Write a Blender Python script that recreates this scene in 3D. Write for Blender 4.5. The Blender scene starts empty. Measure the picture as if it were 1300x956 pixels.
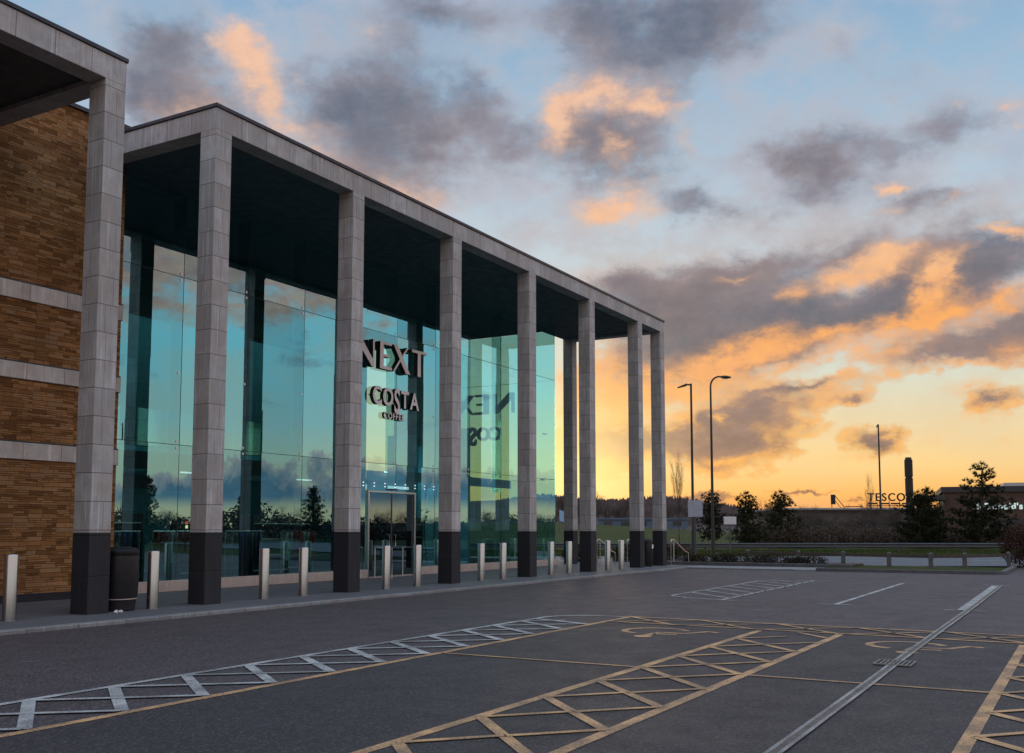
import bpy, bmesh, math, random
from mathutils import Vector, Matrix
R = math.radians
C = bpy.data.collections.new('place'); bpy.context.scene.collection.children.link(C)
SC = bpy.context.scene

def lin(r, g, b):
    f = lambda c: (c/255/12.92) if c/255 <= 0.04045 else ((c/255+0.055)/1.055)**2.4
    return (f(r), f(g), f(b), 1.0)

class NB:
    """small node builder"""
    def __init__(s, tree): s.t = tree; s.n = tree.nodes; s.l = tree.links
    def new(s, typ, **kw):
        nd = s.n.new(typ)
        for k, v in kw.items(): setattr(nd, k, v)
        return nd
    def put(s, sock, v):
        if v is None: return
        if isinstance(v, bpy.types.NodeSocket): s.l.new(v, sock)
        else: sock.default_value = v
    def math(s, op, a, b=None, c=None, clamp=False):
        nd = s.new('ShaderNodeMath', operation=op, use_clamp=clamp)
        for i, v in enumerate((a, b, c)): s.put(nd.inputs[i], v)
        return nd.outputs[0]
    def vmath(s, op, a, b=None, scale=None):
        nd = s.new('ShaderNodeVectorMath', operation=op)
        s.put(nd.inputs[0], a); s.put(nd.inputs[1], b)
        if scale is not None: s.put(nd.inputs[3], scale)
        return nd.outputs[0]
    def noise(s, vec, scale, detail=5, rough=0.5, dist=0.0, col=False, dim='3D'):
        nd = s.new('ShaderNodeTexNoise', noise_dimensions=dim)
        s.put(nd.inputs['Vector'], vec); nd.inputs['Scale'].default_value = scale
        nd.inputs['Detail'].default_value = detail; nd.inputs['Roughness'].default_value = rough
        nd.inputs['Distortion'].default_value = dist
        return nd.outputs[1 if col else 0]
    def ramp(s, fac, stops, interp='LINEAR'):
        nd = s.new('ShaderNodeValToRGB'); cr = nd.color_ramp; cr.interpolation = interp
        while len(cr.elements) < len(stops): cr.elements.new(0.5)
        for e, (p, c) in zip(cr.elements, stops):
            e.position = p; e.color = c if not isinstance(c, (int, float)) else (c, c, c, 1)
        s.put(nd.inputs[0], fac); return nd.outputs[0]
    def mrange(s, v, a, b, c=0.0, d=1.0, interp='LINEAR'):
        nd = s.new('ShaderNodeMapRange', interpolation_type=interp)
        s.put(nd.inputs[0], v)
        for i, x in zip((1, 2, 3, 4), (a, b, c, d)): s.put(nd.inputs[i], x)
        return nd.outputs[0]
    def mix(s, fac, a, b, blend='MIX'):
        nd = s.new('ShaderNodeMix', data_type='RGBA', blend_type=blend)
        s.put(nd.inputs[0], fac); s.put(nd.inputs[6], a); s.put(nd.inputs[7], b)
        return nd.outputs[2]
    def sep(s, v):
        nd = s.new('ShaderNodeSeparateXYZ'); s.put(nd.inputs[0], v); return nd.outputs
    def comb(s, x, y, z):
        nd = s.new('ShaderNodeCombineXYZ')
        for i, v in enumerate((x, y, z)): s.put(nd.inputs[i], v)
        return nd.outputs[0]
    def mapping(s, vec, loc=(0,0,0), rot=(0,0,0), scale=(1,1,1), typ='POINT'):
        nd = s.new('ShaderNodeMapping', vector_type=typ)
        s.put(nd.inputs[0], vec)
        if typ != 'NORMAL' and 'Location' in nd.inputs: nd.inputs['Location'].default_value = loc
        nd.inputs['Rotation'].default_value = rot; nd.inputs['Scale'].default_value = scale
        return nd.outputs[0]
# ---------------------------------------------------------------- sky: clouds placed by compass direction and height above the horizon
SUN_AZ, SUN_EL = 26.5, 3.0          # degrees, counter-clockwise from +X
DARK = [(-1.942, 2.517, 0.434, 0.315, 0, 0.8), (-1.786, 2.232, 0.503, 0.271, 0, 0.75), (-2.076, 2.235, 0.243, 0.228, 0, 0.5), (-0.96, 2.344, 0.495, 0.317, -20, 0.9), (-0.504, 2.184, 0.503, 0.346, -30, 0.9), (-0.91, 1.982, 0.583, 0.247, -20, 0.7), (-0.23, 2.432, 0.324, 0.238, 0, 0.6), (-0.044, 2.109, 0.276, 0.247, 0, 0.5), (-0.417, 2.796, 0.881, 0.17, 0, 0.75), (-0.6, 2.617, 0.276, 0.154, 0, 0.3), (0.923, 2.639, 0.724, 0.325, 0, 1.0), (1.151, 2.773, 0.626, 0.186, 0, 0.6), (0.419, 2.701, 0.278, 0.268, 0, 0.5), (0.643, 2.097, 0.523, 0.39, 0, 1.0), (0.416, 2.186, 0.275, 0.245, 0, 0.5), (1.088, 1.765, 0.353, 0.125, -15, 0.55), (1.614, 2.013, 0.467, 0.22, -10, 0.75), (1.822, 1.913, 0.249, 0.16, 0, 0.4), (2.505, 2.059, 0.492, 0.225, 0, 0.45), (2.338, 1.715, 0.347, 0.137, 0, 0.7), (0.903, 1.261, 0.576, 0.282, 5, 1.1), (1.25, 1.096, 0.475, 0.237, 15, 0.9), (0.636, 1.399, 0.27, 0.108, 0, 0.5), (1.923, 1.166, 0.606, 0.175, 12, 1.1), (1.55, 1.125, 0.337, 0.191, 10, 0.8), (2.283, 1.241, 0.27, 0.182, 25, 0.9), (2.553, 1.355, 0.426, 0.237, 10, 1.2), (1.809, 1.465, 0.618, 0.165, 8, 0.8), (1.387, 1.474, 0.258, 0.126, 20, 0.4), (2.724, 1.04, 0.286, 0.158, 10, 0.7), (2.311, 0.932, 0.535, 0.123, 5, 0.75), (0.809, 0.892, 0.531, 0.198, 10, 0.7), (1.325, 0.551, 0.374, 0.218, 12, 1.25), (1.066, 0.49, 0.217, 0.176, 0, 0.8), (0.516, 0.461, 0.334, 0.169, 0, 1.1), (1.983, 0.457, 0.238, 0.093, -5, 0.8), (2.601, 0.67, 0.254, 0.1, 15, 0.6), (1.87, 0.706, 0.242, 0.059, 5, 0.45), (1.667, 0.778, 0.496, 0.051, 2, 0.35), (0.425, 0.141, 0.533, 0.062, 0, 0.8), (0.931, 0.171, 0.696, 0.026, 0, 0.7), (1.57, 0.218, 0.228, 0.017, 2, 0.9), (1.895, 0.185, 0.12, 0.017, 0, 0.6), (1.104, 0.122, 0.258, 0.035, 0, 0.5), (-1.566, 1.936, 0.426, 0.202, 0, 0.5), (2.0, 2.303, 0.694, 0.266, 0, 0.32), (1.564, 1.733, 0.594, 0.185, -5, 0.4), (1.924, 2.502, 0.455, 0.186, -30, 0.28), (0.184, 1.645, 0.365, 0.172, 0, 0.25), (2.19, 1.969, 0.475, 0.155, 10, 0.35)]
LIT = [(-1.504, 2.506, 0.208, 0.175, -30, 1.15), (-1.382, 2.363, 0.166, 0.156, 0, 0.9), (-1.788, 2.29, 0.419, 0.269, 0, 0.34), (-1.179, 2.089, 0.53, 0.243, -25, 0.42), (-0.501, 1.852, 0.501, 0.21, -25, 0.36), (-1.585, 2.618, 0.172, 0.112, 0, 0.4), (-1.356, 2.176, 0.109, 0.139, 0, 0.6), (-1.132, 1.969, 0.309, 0.123, -25, 0.6), (-0.728, 1.845, 0.316, 0.105, -25, 0.7), (-1.826, 2.169, 0.333, 0.136, 0, 0.25), (-0.853, 2.681, 0.114, 0.053, 0, 0.4), (0.509, 2.365, 0.39, 0.16, 5, 1.25), (0.26, 2.23, 0.166, 0.224, 0, 0.9), (0.827, 2.292, 0.203, 0.104, -20, 0.8), (1.005, 2.12, 0.112, 0.203, 0, 0.35), (0.643, 2.056, 0.363, 0.247, 0, 0.42), (0.62, 2.077, 0.1, 0.103, 0, 0.35), (0.618, 1.798, 0.326, 0.135, 6, 1.5), (1.008, 2.301, 0.081, 0.04, 0, 0.4), (2.713, 2.1, 0.08, 0.081, 0, 0.5), (2.49, 2.156, 0.084, 0.037, 0, 0.35), (2.709, 1.989, 0.073, 0.045, 0, 0.5), (2.164, 1.792, 0.139, 0.047, 0, 0.8), (2.415, 1.706, 0.095, 0.058, 0, 0.5), (2.14, 1.659, 0.159, 0.056, 0, 0.35), (2.633, 1.514, 0.183, 0.054, -15, 1.0), (1.929, 1.373, 0.405, 0.132, 5, 1.15), (2.093, 1.441, 0.238, 0.097, 0, 0.6), (2.382, 1.332, 0.107, 0.18, -25, 1.0), (2.282, 1.208, 0.193, 0.081, 30, 0.6), (2.239, 1.089, 0.581, 0.098, 14, 1.15), (1.756, 1.05, 0.329, 0.076, 15, 0.8), (2.656, 1.165, 0.218, 0.087, 0, 0.6), (2.647, 0.928, 0.217, 0.119, 0, 0.5), (2.076, 0.926, 0.316, 0.083, 5, 0.7), (1.117, 0.906, 0.521, 0.157, 15, 0.95), (1.377, 1.005, 0.256, 0.108, 20, 0.7), (0.585, 0.763, 0.267, 0.333, 0, 1.0), (0.852, 0.803, 0.22, 0.176, 0, 0.8), (1.256, 1.388, 0.152, 0.043, 15, 0.5), (1.512, 1.297, 0.127, 0.106, 20, 0.5), (1.22, 0.619, 0.06, 0.061, 0, 0.7), (1.494, 0.525, 0.168, 0.13, 20, 0.6), (1.237, 0.378, 0.299, 0.061, 5, 0.9), (1.025, 0.623, 0.087, 0.176, 0, 0.6), (0.582, 0.341, 0.266, 0.08, 0, 0.8), (1.941, 0.386, 0.239, 0.059, 0, 0.7), (1.783, 0.518, 0.203, 0.068, 0, 0.5), (2.524, 0.593, 0.221, 0.081, 10, 0.7), (2.455, 0.739, 0.186, 0.065, 10, 0.5), (1.791, 0.815, 0.245, 0.042, 0, 0.4), (1.705, 0.67, 0.329, 0.051, 5, 0.4), (2.295, 0.46, 0.076, 0.082, 0, 0.3), (2.628, 0.448, 0.108, 0.08, 0, 0.3), (0.339, 0.766, 0.135, 0.356, 0, 0.9), (0.292, 0.32, 0.156, 0.201, 0, 1.3)]
def build_world():
    w = bpy.data.worlds.new('World'); SC.world = w; w.use_nodes = True
    t = w.node_tree; t.nodes.clear(); b = NB(t)
    d = b.new('ShaderNodeTexCoord').outputs['Generated']
    x, y, z = b.sep(d)
    el = b.math('MULTIPLY', b.math('ARCSINE', z), 180/math.pi/10)
    az = b.math('MULTIPLY', b.math('ARCTAN2', y, x), 180/math.pi/10)
    u = b.math('SUBTRACT', 2.98, az)
    uv = b.comb(u, el, 0.0)
    uvs = b.mapping(uv, scale=(1, 1.55, 1))
    # domain warp
    w1 = b.vmath('SCALE', b.vmath('SUBTRACT', b.noise(uvs, 1.6, 3, 0.5, col=True), (0.5, 0.5, 0.5)), scale=0.30)
    w2 = b.vmath('SCALE', b.vmath('SUBTRACT', b.noise(uvs, 6.5, 6, 0.62, col=True), (0.5, 0.5, 0.5)), scale=0.27)
    p = b.vmath('ADD', uv, b.vmath('MULTIPLY', b.vmath('ADD', w1, w2), (1, 0.62, 0)))
    n1 = b.noise(b.vmath('ADD', uvs, (3.1, 7.7, 0.4)), 3.2, 8, 0.58)
    n2 = b.noise(b.vmath('ADD', uvs, (13.1, 2.7, 5.4)), 8.0, 6, 0.6)
    n0 = b.noise(b.vmath('ADD', uvs, (1.3, 22.0, 9.4)), 1.5, 4, 0.5)
    def spots(L, grow):
        acc = None
        for (su, sv, ru, rv, rot, wt) in L:
            m = b.mapping(p, (su, sv, 0), (0, 0, R(rot)), (ru*grow, rv*grow, 1.0), 'TEXTURE')
            g = b.new('ShaderNodeTexGradient', gradient_type='QUADRATIC_SPHERE'); b.put(g.inputs[0], m)
            acc = b.math('MULTIPLY', g.outputs[1], wt) if acc is None else b.math('MULTIPLY_ADD', g.outputs[1], wt, acc)
        return acc
    dark = spots(DARK, 1.7); lit = spots(LIT, 1.48)
    v = b.math('MULTIPLY', el, 1/3.0, clamp=True)         # 0..30 degrees -> 0..1
    west = b.ramp(v, [(0, lin(206,146,116)), (.03, lin(238,160,94)), (.065, lin(250,188,106)), (.11, lin(251,210,140)), (.19, lin(236,217,174)),
                      (.25, lin(222,219,194)), (.32, lin(206,220,214)), (.43, lin(202,216,222)), (.55, lin(188,206,219)), (.68, lin(168,195,216)), (.85, lin(146,180,208)), (1, lin(128,165,200))])
    east = b.ramp(v, [(0, lin(236,196,150)), (.03, lin(240,202,160)), (.09, lin(224,208,178)), (.14, lin(218,212,190)), (.20, lin(188,208,208)), (.32, lin(158,208,218)),
                      (.45, lin(150,208,226)), (.6, lin(150,196,222)), (1, lin(170,196,220))])
    away = b.math('MAXIMUM', b.mrange(u, 3.2, 5.0, 0, 1, 'SMOOTHSTEP'), b.mrange(u, -3.4, -5.5, 0, 1, 'SMOOTHSTEP'))
    col = b.mix(away, west, east)
    # glow round the hidden sun
    sd = (math.cos(R(SUN_EL))*math.cos(R(SUN_AZ)), math.cos(R(SUN_EL))*math.sin(R(SUN_AZ)), math.sin(R(SUN_EL)))
    dt = b.new('ShaderNodeVectorMath', operation='DOT_PRODUCT'); b.put(dt.inputs[0], d); dt.inputs[1].default_value = sd
    ang = b.math('ARCCOSINE', b.math('MINIMUM', dt.outputs['Value'], 1.0))
    g1 = b.math('EXPONENT', b.math('MULTIPLY', b.math('POWER', b.math('DIVIDE', ang, R(4.2)), 2.0), -1.0))
    g2 = b.math('EXPONENT', b.math('MULTIPLY', b.math('POWER', b.math('DIVIDE', ang, R(11.0)), 2.0), -1.0))
    # thin high veil
    veil = b.mrange(b.math('ADD', b.math('MULTIPLY', n1, 0.6), b.math('MULTIPLY', n0, 0.4)), 0.40, 0.62, 0, 0.85, 'SMOOTHSTEP')
    veil = b.math('MULTIPLY', veil, b.mrange(el, 0.5, 1.4, 0.25, 1.0))
    col = b.mix(veil, col, b.mix(b.mrange(el, 0.6, 1.9), lin(222,196,160), lin(172,184,202)))
    col = b.mix(b.math('MULTIPLY', g2, 0.16), col, (1.0, 0.62, 0.18, 1))
    # cloud body
    dens = b.math('ADD', b.math('MULTIPLY', dark, b.math('MULTIPLY_ADD', n1, 1.5, 0.28)), b.math('MULTIPLY', b.math('SUBTRACT', n2, 0.5), 0.28))
    dk = b.mrange(dens, b.mrange(el, 0.6, 1.8, 0.12, 0.03), b.mrange(el, 0.6, 1.8, 0.44, 0.92), 0, 1, 'SMOOTHSTEP')
    shade = b.ramp(v, [(0, lin(150,110,92)), (.1, lin(128,102,92)), (.2, lin(106,97,101)), (.36, lin(102,102,112)), (.5, lin(118,122,136)), (.75, lin(116,121,136)), (1, lin(106,118,138))])
    shade = b.mix(b.mrange(n0, 0.38, 0.62, 0, 0.75), b.mix(b.mrange(el, 0.7, 1.6, 0, 0.6), shade, lin(102,114,134)), b.mix(v, lin(138,108,98), lin(152,142,148)))
    shade = b.mix(b.mrange(n2, 0.40, 0.68, 0, 0.5), shade, b.mix(v, lin(180,134,108), lin(168,172,190)))
    pale = b.math('MULTIPLY', b.mrange(dens, 0.62, 0.2, 0, 0.85, 'SMOOTHSTEP'), b.mrange(el, 0.9, 1.7, 0.0, 1.0))
    shade = b.mix(pale, shade, b.mix(b.mrange(n0, 0.4, 0.6), lin(186,194,206), lin(204,192,192)))
    core = b.math('MULTIPLY', b.mrange(b.math('ADD', dens, b.math('MULTIPLY', b.math('SUBTRACT', n2, 0.5), 0.7)), 0.55, 1.15, 0, 0.55, 'SMOOTHSTEP'), b.mrange(el, 0.4, 1.0))
    shade = b.mix(core, shade, b.mix(v, lin(84,78,84), lin(90,99,118)))
    col = b.mix(b.math('MULTIPLY', dk, 0.95), col, shade)
    # glowing rims of the low clouds
    rim = b.math('MULTIPLY', b.mrange(dens, 0.12, 0.26, 0, 1, 'SMOOTHSTEP'), b.mrange(dens, 0.55, 0.30, 0, 1, 'SMOOTHSTEP'))
    rim = b.math('MULTIPLY', rim, b.mrange(el, 1.5, 0.8, 0.05, 0.75))
    rim = b.math('MULTIPLY', rim, b.mrange(n2, 0.34, 0.6, 0.25, 1))
    hot = b.ramp(v, [(0, lin(252,170,80)), (.16, lin(255,190,104)), (.30, lin(250,178,112)), (.38, lin(255,176,98)), (.46, lin(250,190,136)), (.62, lin(246,196,160)), (1, lin(244,198,168))])
    col = b.mix(rim, col, hot)
    # sunlit patches
    lt = b.math('MULTIPLY', lit, b.math('MULTIPLY_ADD', n1, 1.9, 0.02))
    lt = b.math('ADD', lt, b.math('MULTIPLY', b.math('SUBTRACT', n2, 0.5), b.math('MULTIPLY', lit, 1.3)))
    lt = b.mrange(lt, 0.04, b.mrange(el, 1.1, 1.8, 0.85, 1.0), 0, b.mrange(el, 1.1, 1.8, 0.97, 0.93), 'SMOOTHSTEP')
    hot = b.mix(b.mrange(n2, 0.35, 0.62, 0.3, 0.0), hot, b.mix(v, lin(214,140,90), lin(206,170,160)))
    col = b.mix(lt, col, hot)
    col = b.mix(b.math('MULTIPLY', g1, 0.85), col, (1.35, 0.95, 0.38, 1))
    # the sky across the car park (seen mirrored in the shop glass): a low cloud bank with warm tops, mauve cloud higher up
    top = b.math('ADD', 0.34, b.math('MULTIPLY', b.math('SUBTRACT', b.noise(b.comb(b.math('MULTIPLY', u, 1.0), b.math('MULTIPLY', el, 0.6), 4.0), 2.4, 7, 0.62), 0.5), 0.75))
    rel = b.math('SUBTRACT', top, el)
    bank = b.math('MULTIPLY', b.mrange(rel, -0.005, 0.022, 0, 1, 'SMOOTHSTEP'), b.mrange(el, 0.10, 0.19, 0, 1, 'SMOOTHSTEP'))
    bank = b.math('MULTIPLY', bank, away)
    bcol = b.mix(b.mrange(rel, 0.0, 0.09, 0.8, 0), b.mix(b.mrange(n2, .3, .7), lin(92,116,138), lin(120,140,156)), lin(232,190,176))
    col = b.mix(bank, col, bcol)
    hi = b.math('MULTIPLY', b.mrange(b.math('ADD', el, b.math('MULTIPLY', b.math('SUBTRACT', n1, 0.5), 0.9)), 1.10, 1.30, 0, 1, 'SMOOTHSTEP'), away)
    hi = b.math('MULTIPLY', hi, b.mrange(el, 2.4, 3.2, 0.85, 0.0))
    col = b.mix(hi, col, b.mix(b.mrange(n2, .35, .65), lin(205,132,120), lin(236,164,138)))
    wsp = b.math('MULTIPLY', b.math('MULTIPLY', b.mrange(b.noise(b.vmath('ADD', b.mapping(uv, scale=(1,2.2,1)), (2.0, 9.0, 1.0)), 2.6, 7, 0.6), 0.56, 0.7, 0, 0.7, 'SMOOTHSTEP'), away), b.mrange(el, 0.5, 0.75, 0, 1))
    col = b.mix(wsp, col, lin(140,150,164))
    # below the horizon
    col = b.mix(b.mrange(el, 0.0, -0.12, 0, 1), col, lin(70,64,66))
    # overhead and behind: even blue-grey evening light
    boost = b.math('MULTIPLY_ADD', away, b.mrange(el, 0.0, 3.0, AWAY_LO, AWAY_HI), b.math('SUBTRACT', 1.0, away))
    up = b.mrange(el, 2.75, 4.2, 1.0, UP_GAIN)
    col = b.vmath('SCALE', col, scale=b.math('MULTIPLY', boost, up))
    bg = b.new('ShaderNodeBackground'); b.put(bg.inputs[0], col); bg.inputs[1].default_value = 1.0
    sky = b.new('ShaderNodeTexSky', sky_type='NISHITA', sun_disc=False)
    sky.sun_elevation = R(SUN_EL); sky.sun_rotation = R(90 - SUN_AZ); sky.altitude = 50
    bg2 = b.new('ShaderNodeBackground'); b.put(bg2.inputs[0], sky.outputs[0]); bg2.inputs[1].default_value = 0.004
    ad = b.new('ShaderNodeAddShader'); b.l.new(bg.outputs[0], ad.inputs[0]); b.l.new(bg2.outputs[0], ad.inputs[1])
    out = b.new('ShaderNodeOutputWorld'); b.l.new(ad.outputs[0], out.inputs[0])
    w.cycles.sampling_method = 'MANUAL'; w.cycles.sample_map_resolution = 512
AWAY_LO, AWAY_HI, UP_GAIN = 1.42, 1.55, 1.25
build_world()
sun = bpy.data.lights.new('sun', 'SUN'); sun.energy = 0.35; sun.angle = R(10); sun.color = (1.0, 0.72, 0.42)
so = bpy.data.objects.new('sun', sun); C.objects.link(so)
so.rotation_euler = Vector((math.cos(R(SUN_EL))*math.cos(R(SUN_AZ)), math.cos(R(SUN_EL))*math.sin(R(SUN_AZ)), math.sin(R(SUN_EL)))).to_track_quat('Z', 'Y').to_euler()
cam = bpy.data.cameras.new('camera'); co = bpy.data.objects.new('camera', cam); C.objects.link(co); SC.camera = co
cam.sensor_fit = 'HORIZONTAL'; cam.sensor_width = 36.0; cam.lens = 1281.38/1300*36; cam.clip_end = 6000; cam.clip_start = 0.1
cam.shift_y = 83.05/1300
co.location = (0, 0, 1.5)
fw = Vector((math.cos(0.51983)*math.cos(0.086253), math.sin(0.51983)*math.cos(0.086253), math.sin(0.086253)))
co.rotation_euler = fw.to_track_quat('-Z', 'Y').to_euler()
SC.view_settings.view_transform = 'Standard'; SC.view_settings.look = 'None'; SC.view_settings.exposure = 0; SC.view_settings.gamma = 1
SC.cycles.max_bounces = 7; SC.cycles.transparent_max_bounces = 12; SC.cycles.caustics_reflective = False; SC.cycles.caustics_refractive = False
SC.cycles.use_denoising = True; SC.cycles.sample_clamp_indirect = 4.0
# ---------------------------------------------------------------- helpers
rnd = random.Random(7)
def tag(o, label=None, cat=None, group=None, kind=None):
    if label: o['label'] = label
    if cat: o['category'] = cat
    if group: o['group'] = group
    if kind: o['kind'] = kind
    return o
def thing(name, label, cat, loc=(0,0,0), group=None, rotz=0.0):
    o = bpy.data.objects.new(name, None); C.objects.link(o); o.empty_display_size = 0.3
    o.location = loc; o.rotation_euler = (0, 0, rotz)
    return tag(o, label, cat, group)
def dup(o, loc=None, rotz=None, label=None, parent=None, scale=None):
    c = o.copy(); C.objects.link(c)
    if parent: c.parent = parent
    if loc is not None: c.location = loc
    if rotz is not None: c.rotation_euler = (0, 0, rotz)
    if scale is not None: c.scale = (scale,)*3 if isinstance(scale, (int, float)) else scale
    if label: c['label'] = label
    for ch in list(o.children): dup(ch, parent=c)
    return c
CY, SY = math.cos(0.51983), math.sin(0.51983)
def far(r, d, z=0.0):                     # r metres to the right and d metres ahead along the line of the car park's far road
    return Vector((d*CY + r*SY, d*SY - r*CY, z))
FROT = math.atan2(-CY, SY)               # local x runs along the far road
class MB:
    def __init__(s): s.v = []; s.f = []; s.m = []
    def add(s, vs, fs, mi=0):
        k = len(s.v); s.v += [tuple(p) for p in vs]; s.f += [tuple(i+k for i in f) for f in fs]; s.m += [mi]*len(fs); return s
    def box(s, x0, x1, y0, y1, z0, z1, mi=0):
        return s.add([(x0,y0,z0),(x1,y0,z0),(x1,y1,z0),(x0,y1,z0),(x0,y0,z1),(x1,y0,z1),(x1,y1,z1),(x0,y1,z1)],
                     [(0,3,2,1),(4,5,6,7),(0,1,5,4),(1,2,6,5),(2,3,7,6),(3,0,4,7)], mi)
    def quad(s, a, b, c, d, mi=0): return s.add([a,b,c,d], [(0,1,2,3)], mi)
    def prism(s, poly, fn, t0, t1, mi=0, side=None):      # poly 2D ccw, fn(u,v,t)->xyz
        n = len(poly)
        vs = [fn(u, v, t0) for u, v in poly] + [fn(u, v, t1) for u, v in poly]
        s.add(vs, [tuple(range(n-1,-1,-1)), tuple(range(n, 2*n))], mi)
        k = len(s.v) - 2*n
        for i in range(n): s.f.append((k+i, k+(i+1)%n, k+n+(i+1)%n, k+n+i)); s.m.append(mi if side is None else side)
        return s
    def lathe(s, prof, cx=0, cy=0, n=24, mi=0, caps=True):  # prof [(r,z)...] bottom to top
        k = len(s.v)
        for r, z in prof:
            for i in range(n):
                a = 2*math.pi*i/n; s.v.append((cx+r*math.cos(a), cy+r*math.sin(a), z))
        for j in range(len(prof)-1):
            for i in range(n):
                s.f.append((k+j*n+i, k+j*n+(i+1)%n, k+(j+1)*n+(i+1)%n, k+(j+1)*n+i)); s.m.append(mi)
        if caps:
            s.f.append(tuple(k+i for i in range(n-1,-1,-1))); s.m.append(mi)
            e = k+(len(prof)-1)*n; s.f.append(tuple(e+i for i in range(n))); s.m.append(mi)
        return s
    def tube(s, pts, rad, n=8, mi=0, caps=True):
        pts = [Vector(p) for p in pts]; rs = rad if isinstance(rad, (list, tuple)) else [rad]*len(pts)
        k = len(s.v); ref = Vector((0,0,1))
        for i, p in enumerate(pts):
            t = (pts[min(i+1, len(pts)-1)] - pts[max(i-1, 0)])
            t = t.normalized() if t.length > 1e-9 else Vector((0,0,1))
            a = t.cross(ref)
            if a.length < 0.05: a = t.cross(Vector((0,1,0)))
            a.normalize(); b_ = t.cross(a)
            for j in range(n):
                an = 2*math.pi*j/n; q = p + (a*math.cos(an) + b_*math.sin(an))*rs[i]; s.v.append(tuple(q))
        for i in range(len(pts)-1):
            for j in range(n):
                s.f.append((k+i*n+j, k+i*n+(j+1)%n, k+(i+1)*n+(j+1)%n, k+(i+1)*n+j)); s.m.append(mi)
        if caps:
            s.f.append(tuple(k+j for j in range(n-1,-1,-1))); s.m.append(mi)
            e = k+(len(pts)-1)*n; s.f.append(tuple(e+j for j in range(n))); s.m.append(mi)
        return s
    def build(s, name, mats, parent=None, smooth=False, world=True, bevel=0.0):
        me = bpy.data.meshes.new(name)
        vs = s.v
        if parent is not None and world:
            inv = Matrix.Translation(parent.location) @ Matrix.Rotation(parent.rotation_euler[2], 4, 'Z'); inv.invert()
            vs = [tuple(inv @ Vector(p)) for p in vs]
        me.from_pydata(vs, [], s.f)
        mats = mats if isinstance(mats, (list, tuple)) else [mats]
        for m in mats: me.materials.append(m)
        if len(mats) > 1: me.polygons.foreach_set('material_index', s.m)
        if bevel > 0:
            bm = bmesh.new(); bm.from_mesh(me); bmesh.ops.remove_doubles(bm, verts=bm.verts, dist=1e-5)
            bmesh.ops.bevel(bm, geom=[e for e in bm.edges if len(e.link_faces) == 2 and e.calc_face_angle(0) > 0.6], offset=bevel, segments=1, affect='EDGES')
            bm.to_mesh(me); bm.free()
        if smooth:
            me.polygons.foreach_set('use_smooth', [True]*len(me.polygons))
            try: me.set_sharp_from_angle(angle=R(40))
            except Exception: pass
        me.update()
        o = bpy.data.objects.new(name, me); C.objects.link(o)
        if parent is not None: o.parent = parent
        return o

# ---------------------------------------------------------------- materials
M = {}
def mat(name, base=(0.5,0.5,0.5), rough=0.6, metal=0.0, spec=0.5, var=0.0, vscale=4.0, bump=0.0, bscale=40.0, emit=None, estr=0.0, stain=0.0, coat=0.0, dirt=0.0):
    m = bpy.data.materials.new(name); m.use_nodes = True; b = NB(m.node_tree); p = m.node_tree.nodes['Principled BSDF']
    p.inputs['Roughness'].default_value = rough; p.inputs['Metallic'].default_value = metal; p.inputs['Specular IOR Level'].default_value = spec
    pos = b.new('ShaderNodeNewGeometry').outputs['Position']
    c = tuple(base)+(1,) if len(base) == 3 else base
    col = c
    if var > 0:
        n = b.noise(pos, vscale, 6, 0.6)
        col = b.mix(b.mrange(n, 0.3, 0.7), tuple(x*(1-var) for x in c[:3])+(1,), tuple(min(1,x*(1+var)) for x in c[:3])+(1,))
    if stain > 0:
        n = b.noise(b.mapping(pos, scale=(5, 5, 0.35)), 1.6, 5, 0.6)
        col = b.mix(b.mrange(n, 0.42, 0.75, 0, stain), col, tuple(x*0.45 for x in c[:3])+(1,))
    if dirt > 0:
        z = b.sep(pos)[2]
        n = b.noise(pos, 6, 4, 0.6)
        col = b.mix(b.math('MULTIPLY', b.mrange(b.math('ADD', z, b.math('MULTIPLY', n, -0.3)), -0.15, 0.35, dirt, 0), 1.0), col, (0.05,0.045,0.045,1))
    if var > 0:
        b.put(p.inputs['Roughness'], b.mrange(b.noise(pos, vscale*2.3, 4), 0.3, 0.7, max(0.02, rough-0.12), min(1, rough+0.12)))
    b.put(p.inputs['Base Color'], col)
    if bump > 0:
        bp = b.new('ShaderNodeBump'); bp.inputs['Strength'].default_value = 1.0; bp.inputs['Distance'].default_value = bump
        b.put(bp.inputs['Height'], b.noise(pos, bscale, 5, 0.65)); b.l.new(bp.outputs[0], p.inputs['Normal'])
    if emit: p.inputs['Emission Color'].default_value = tuple(emit)+(1,); p.inputs['Emission Strength'].default_value = estr
    if coat: p.inputs['Coat Weight'].default_value = coat
    M[name] = m; return m
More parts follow.
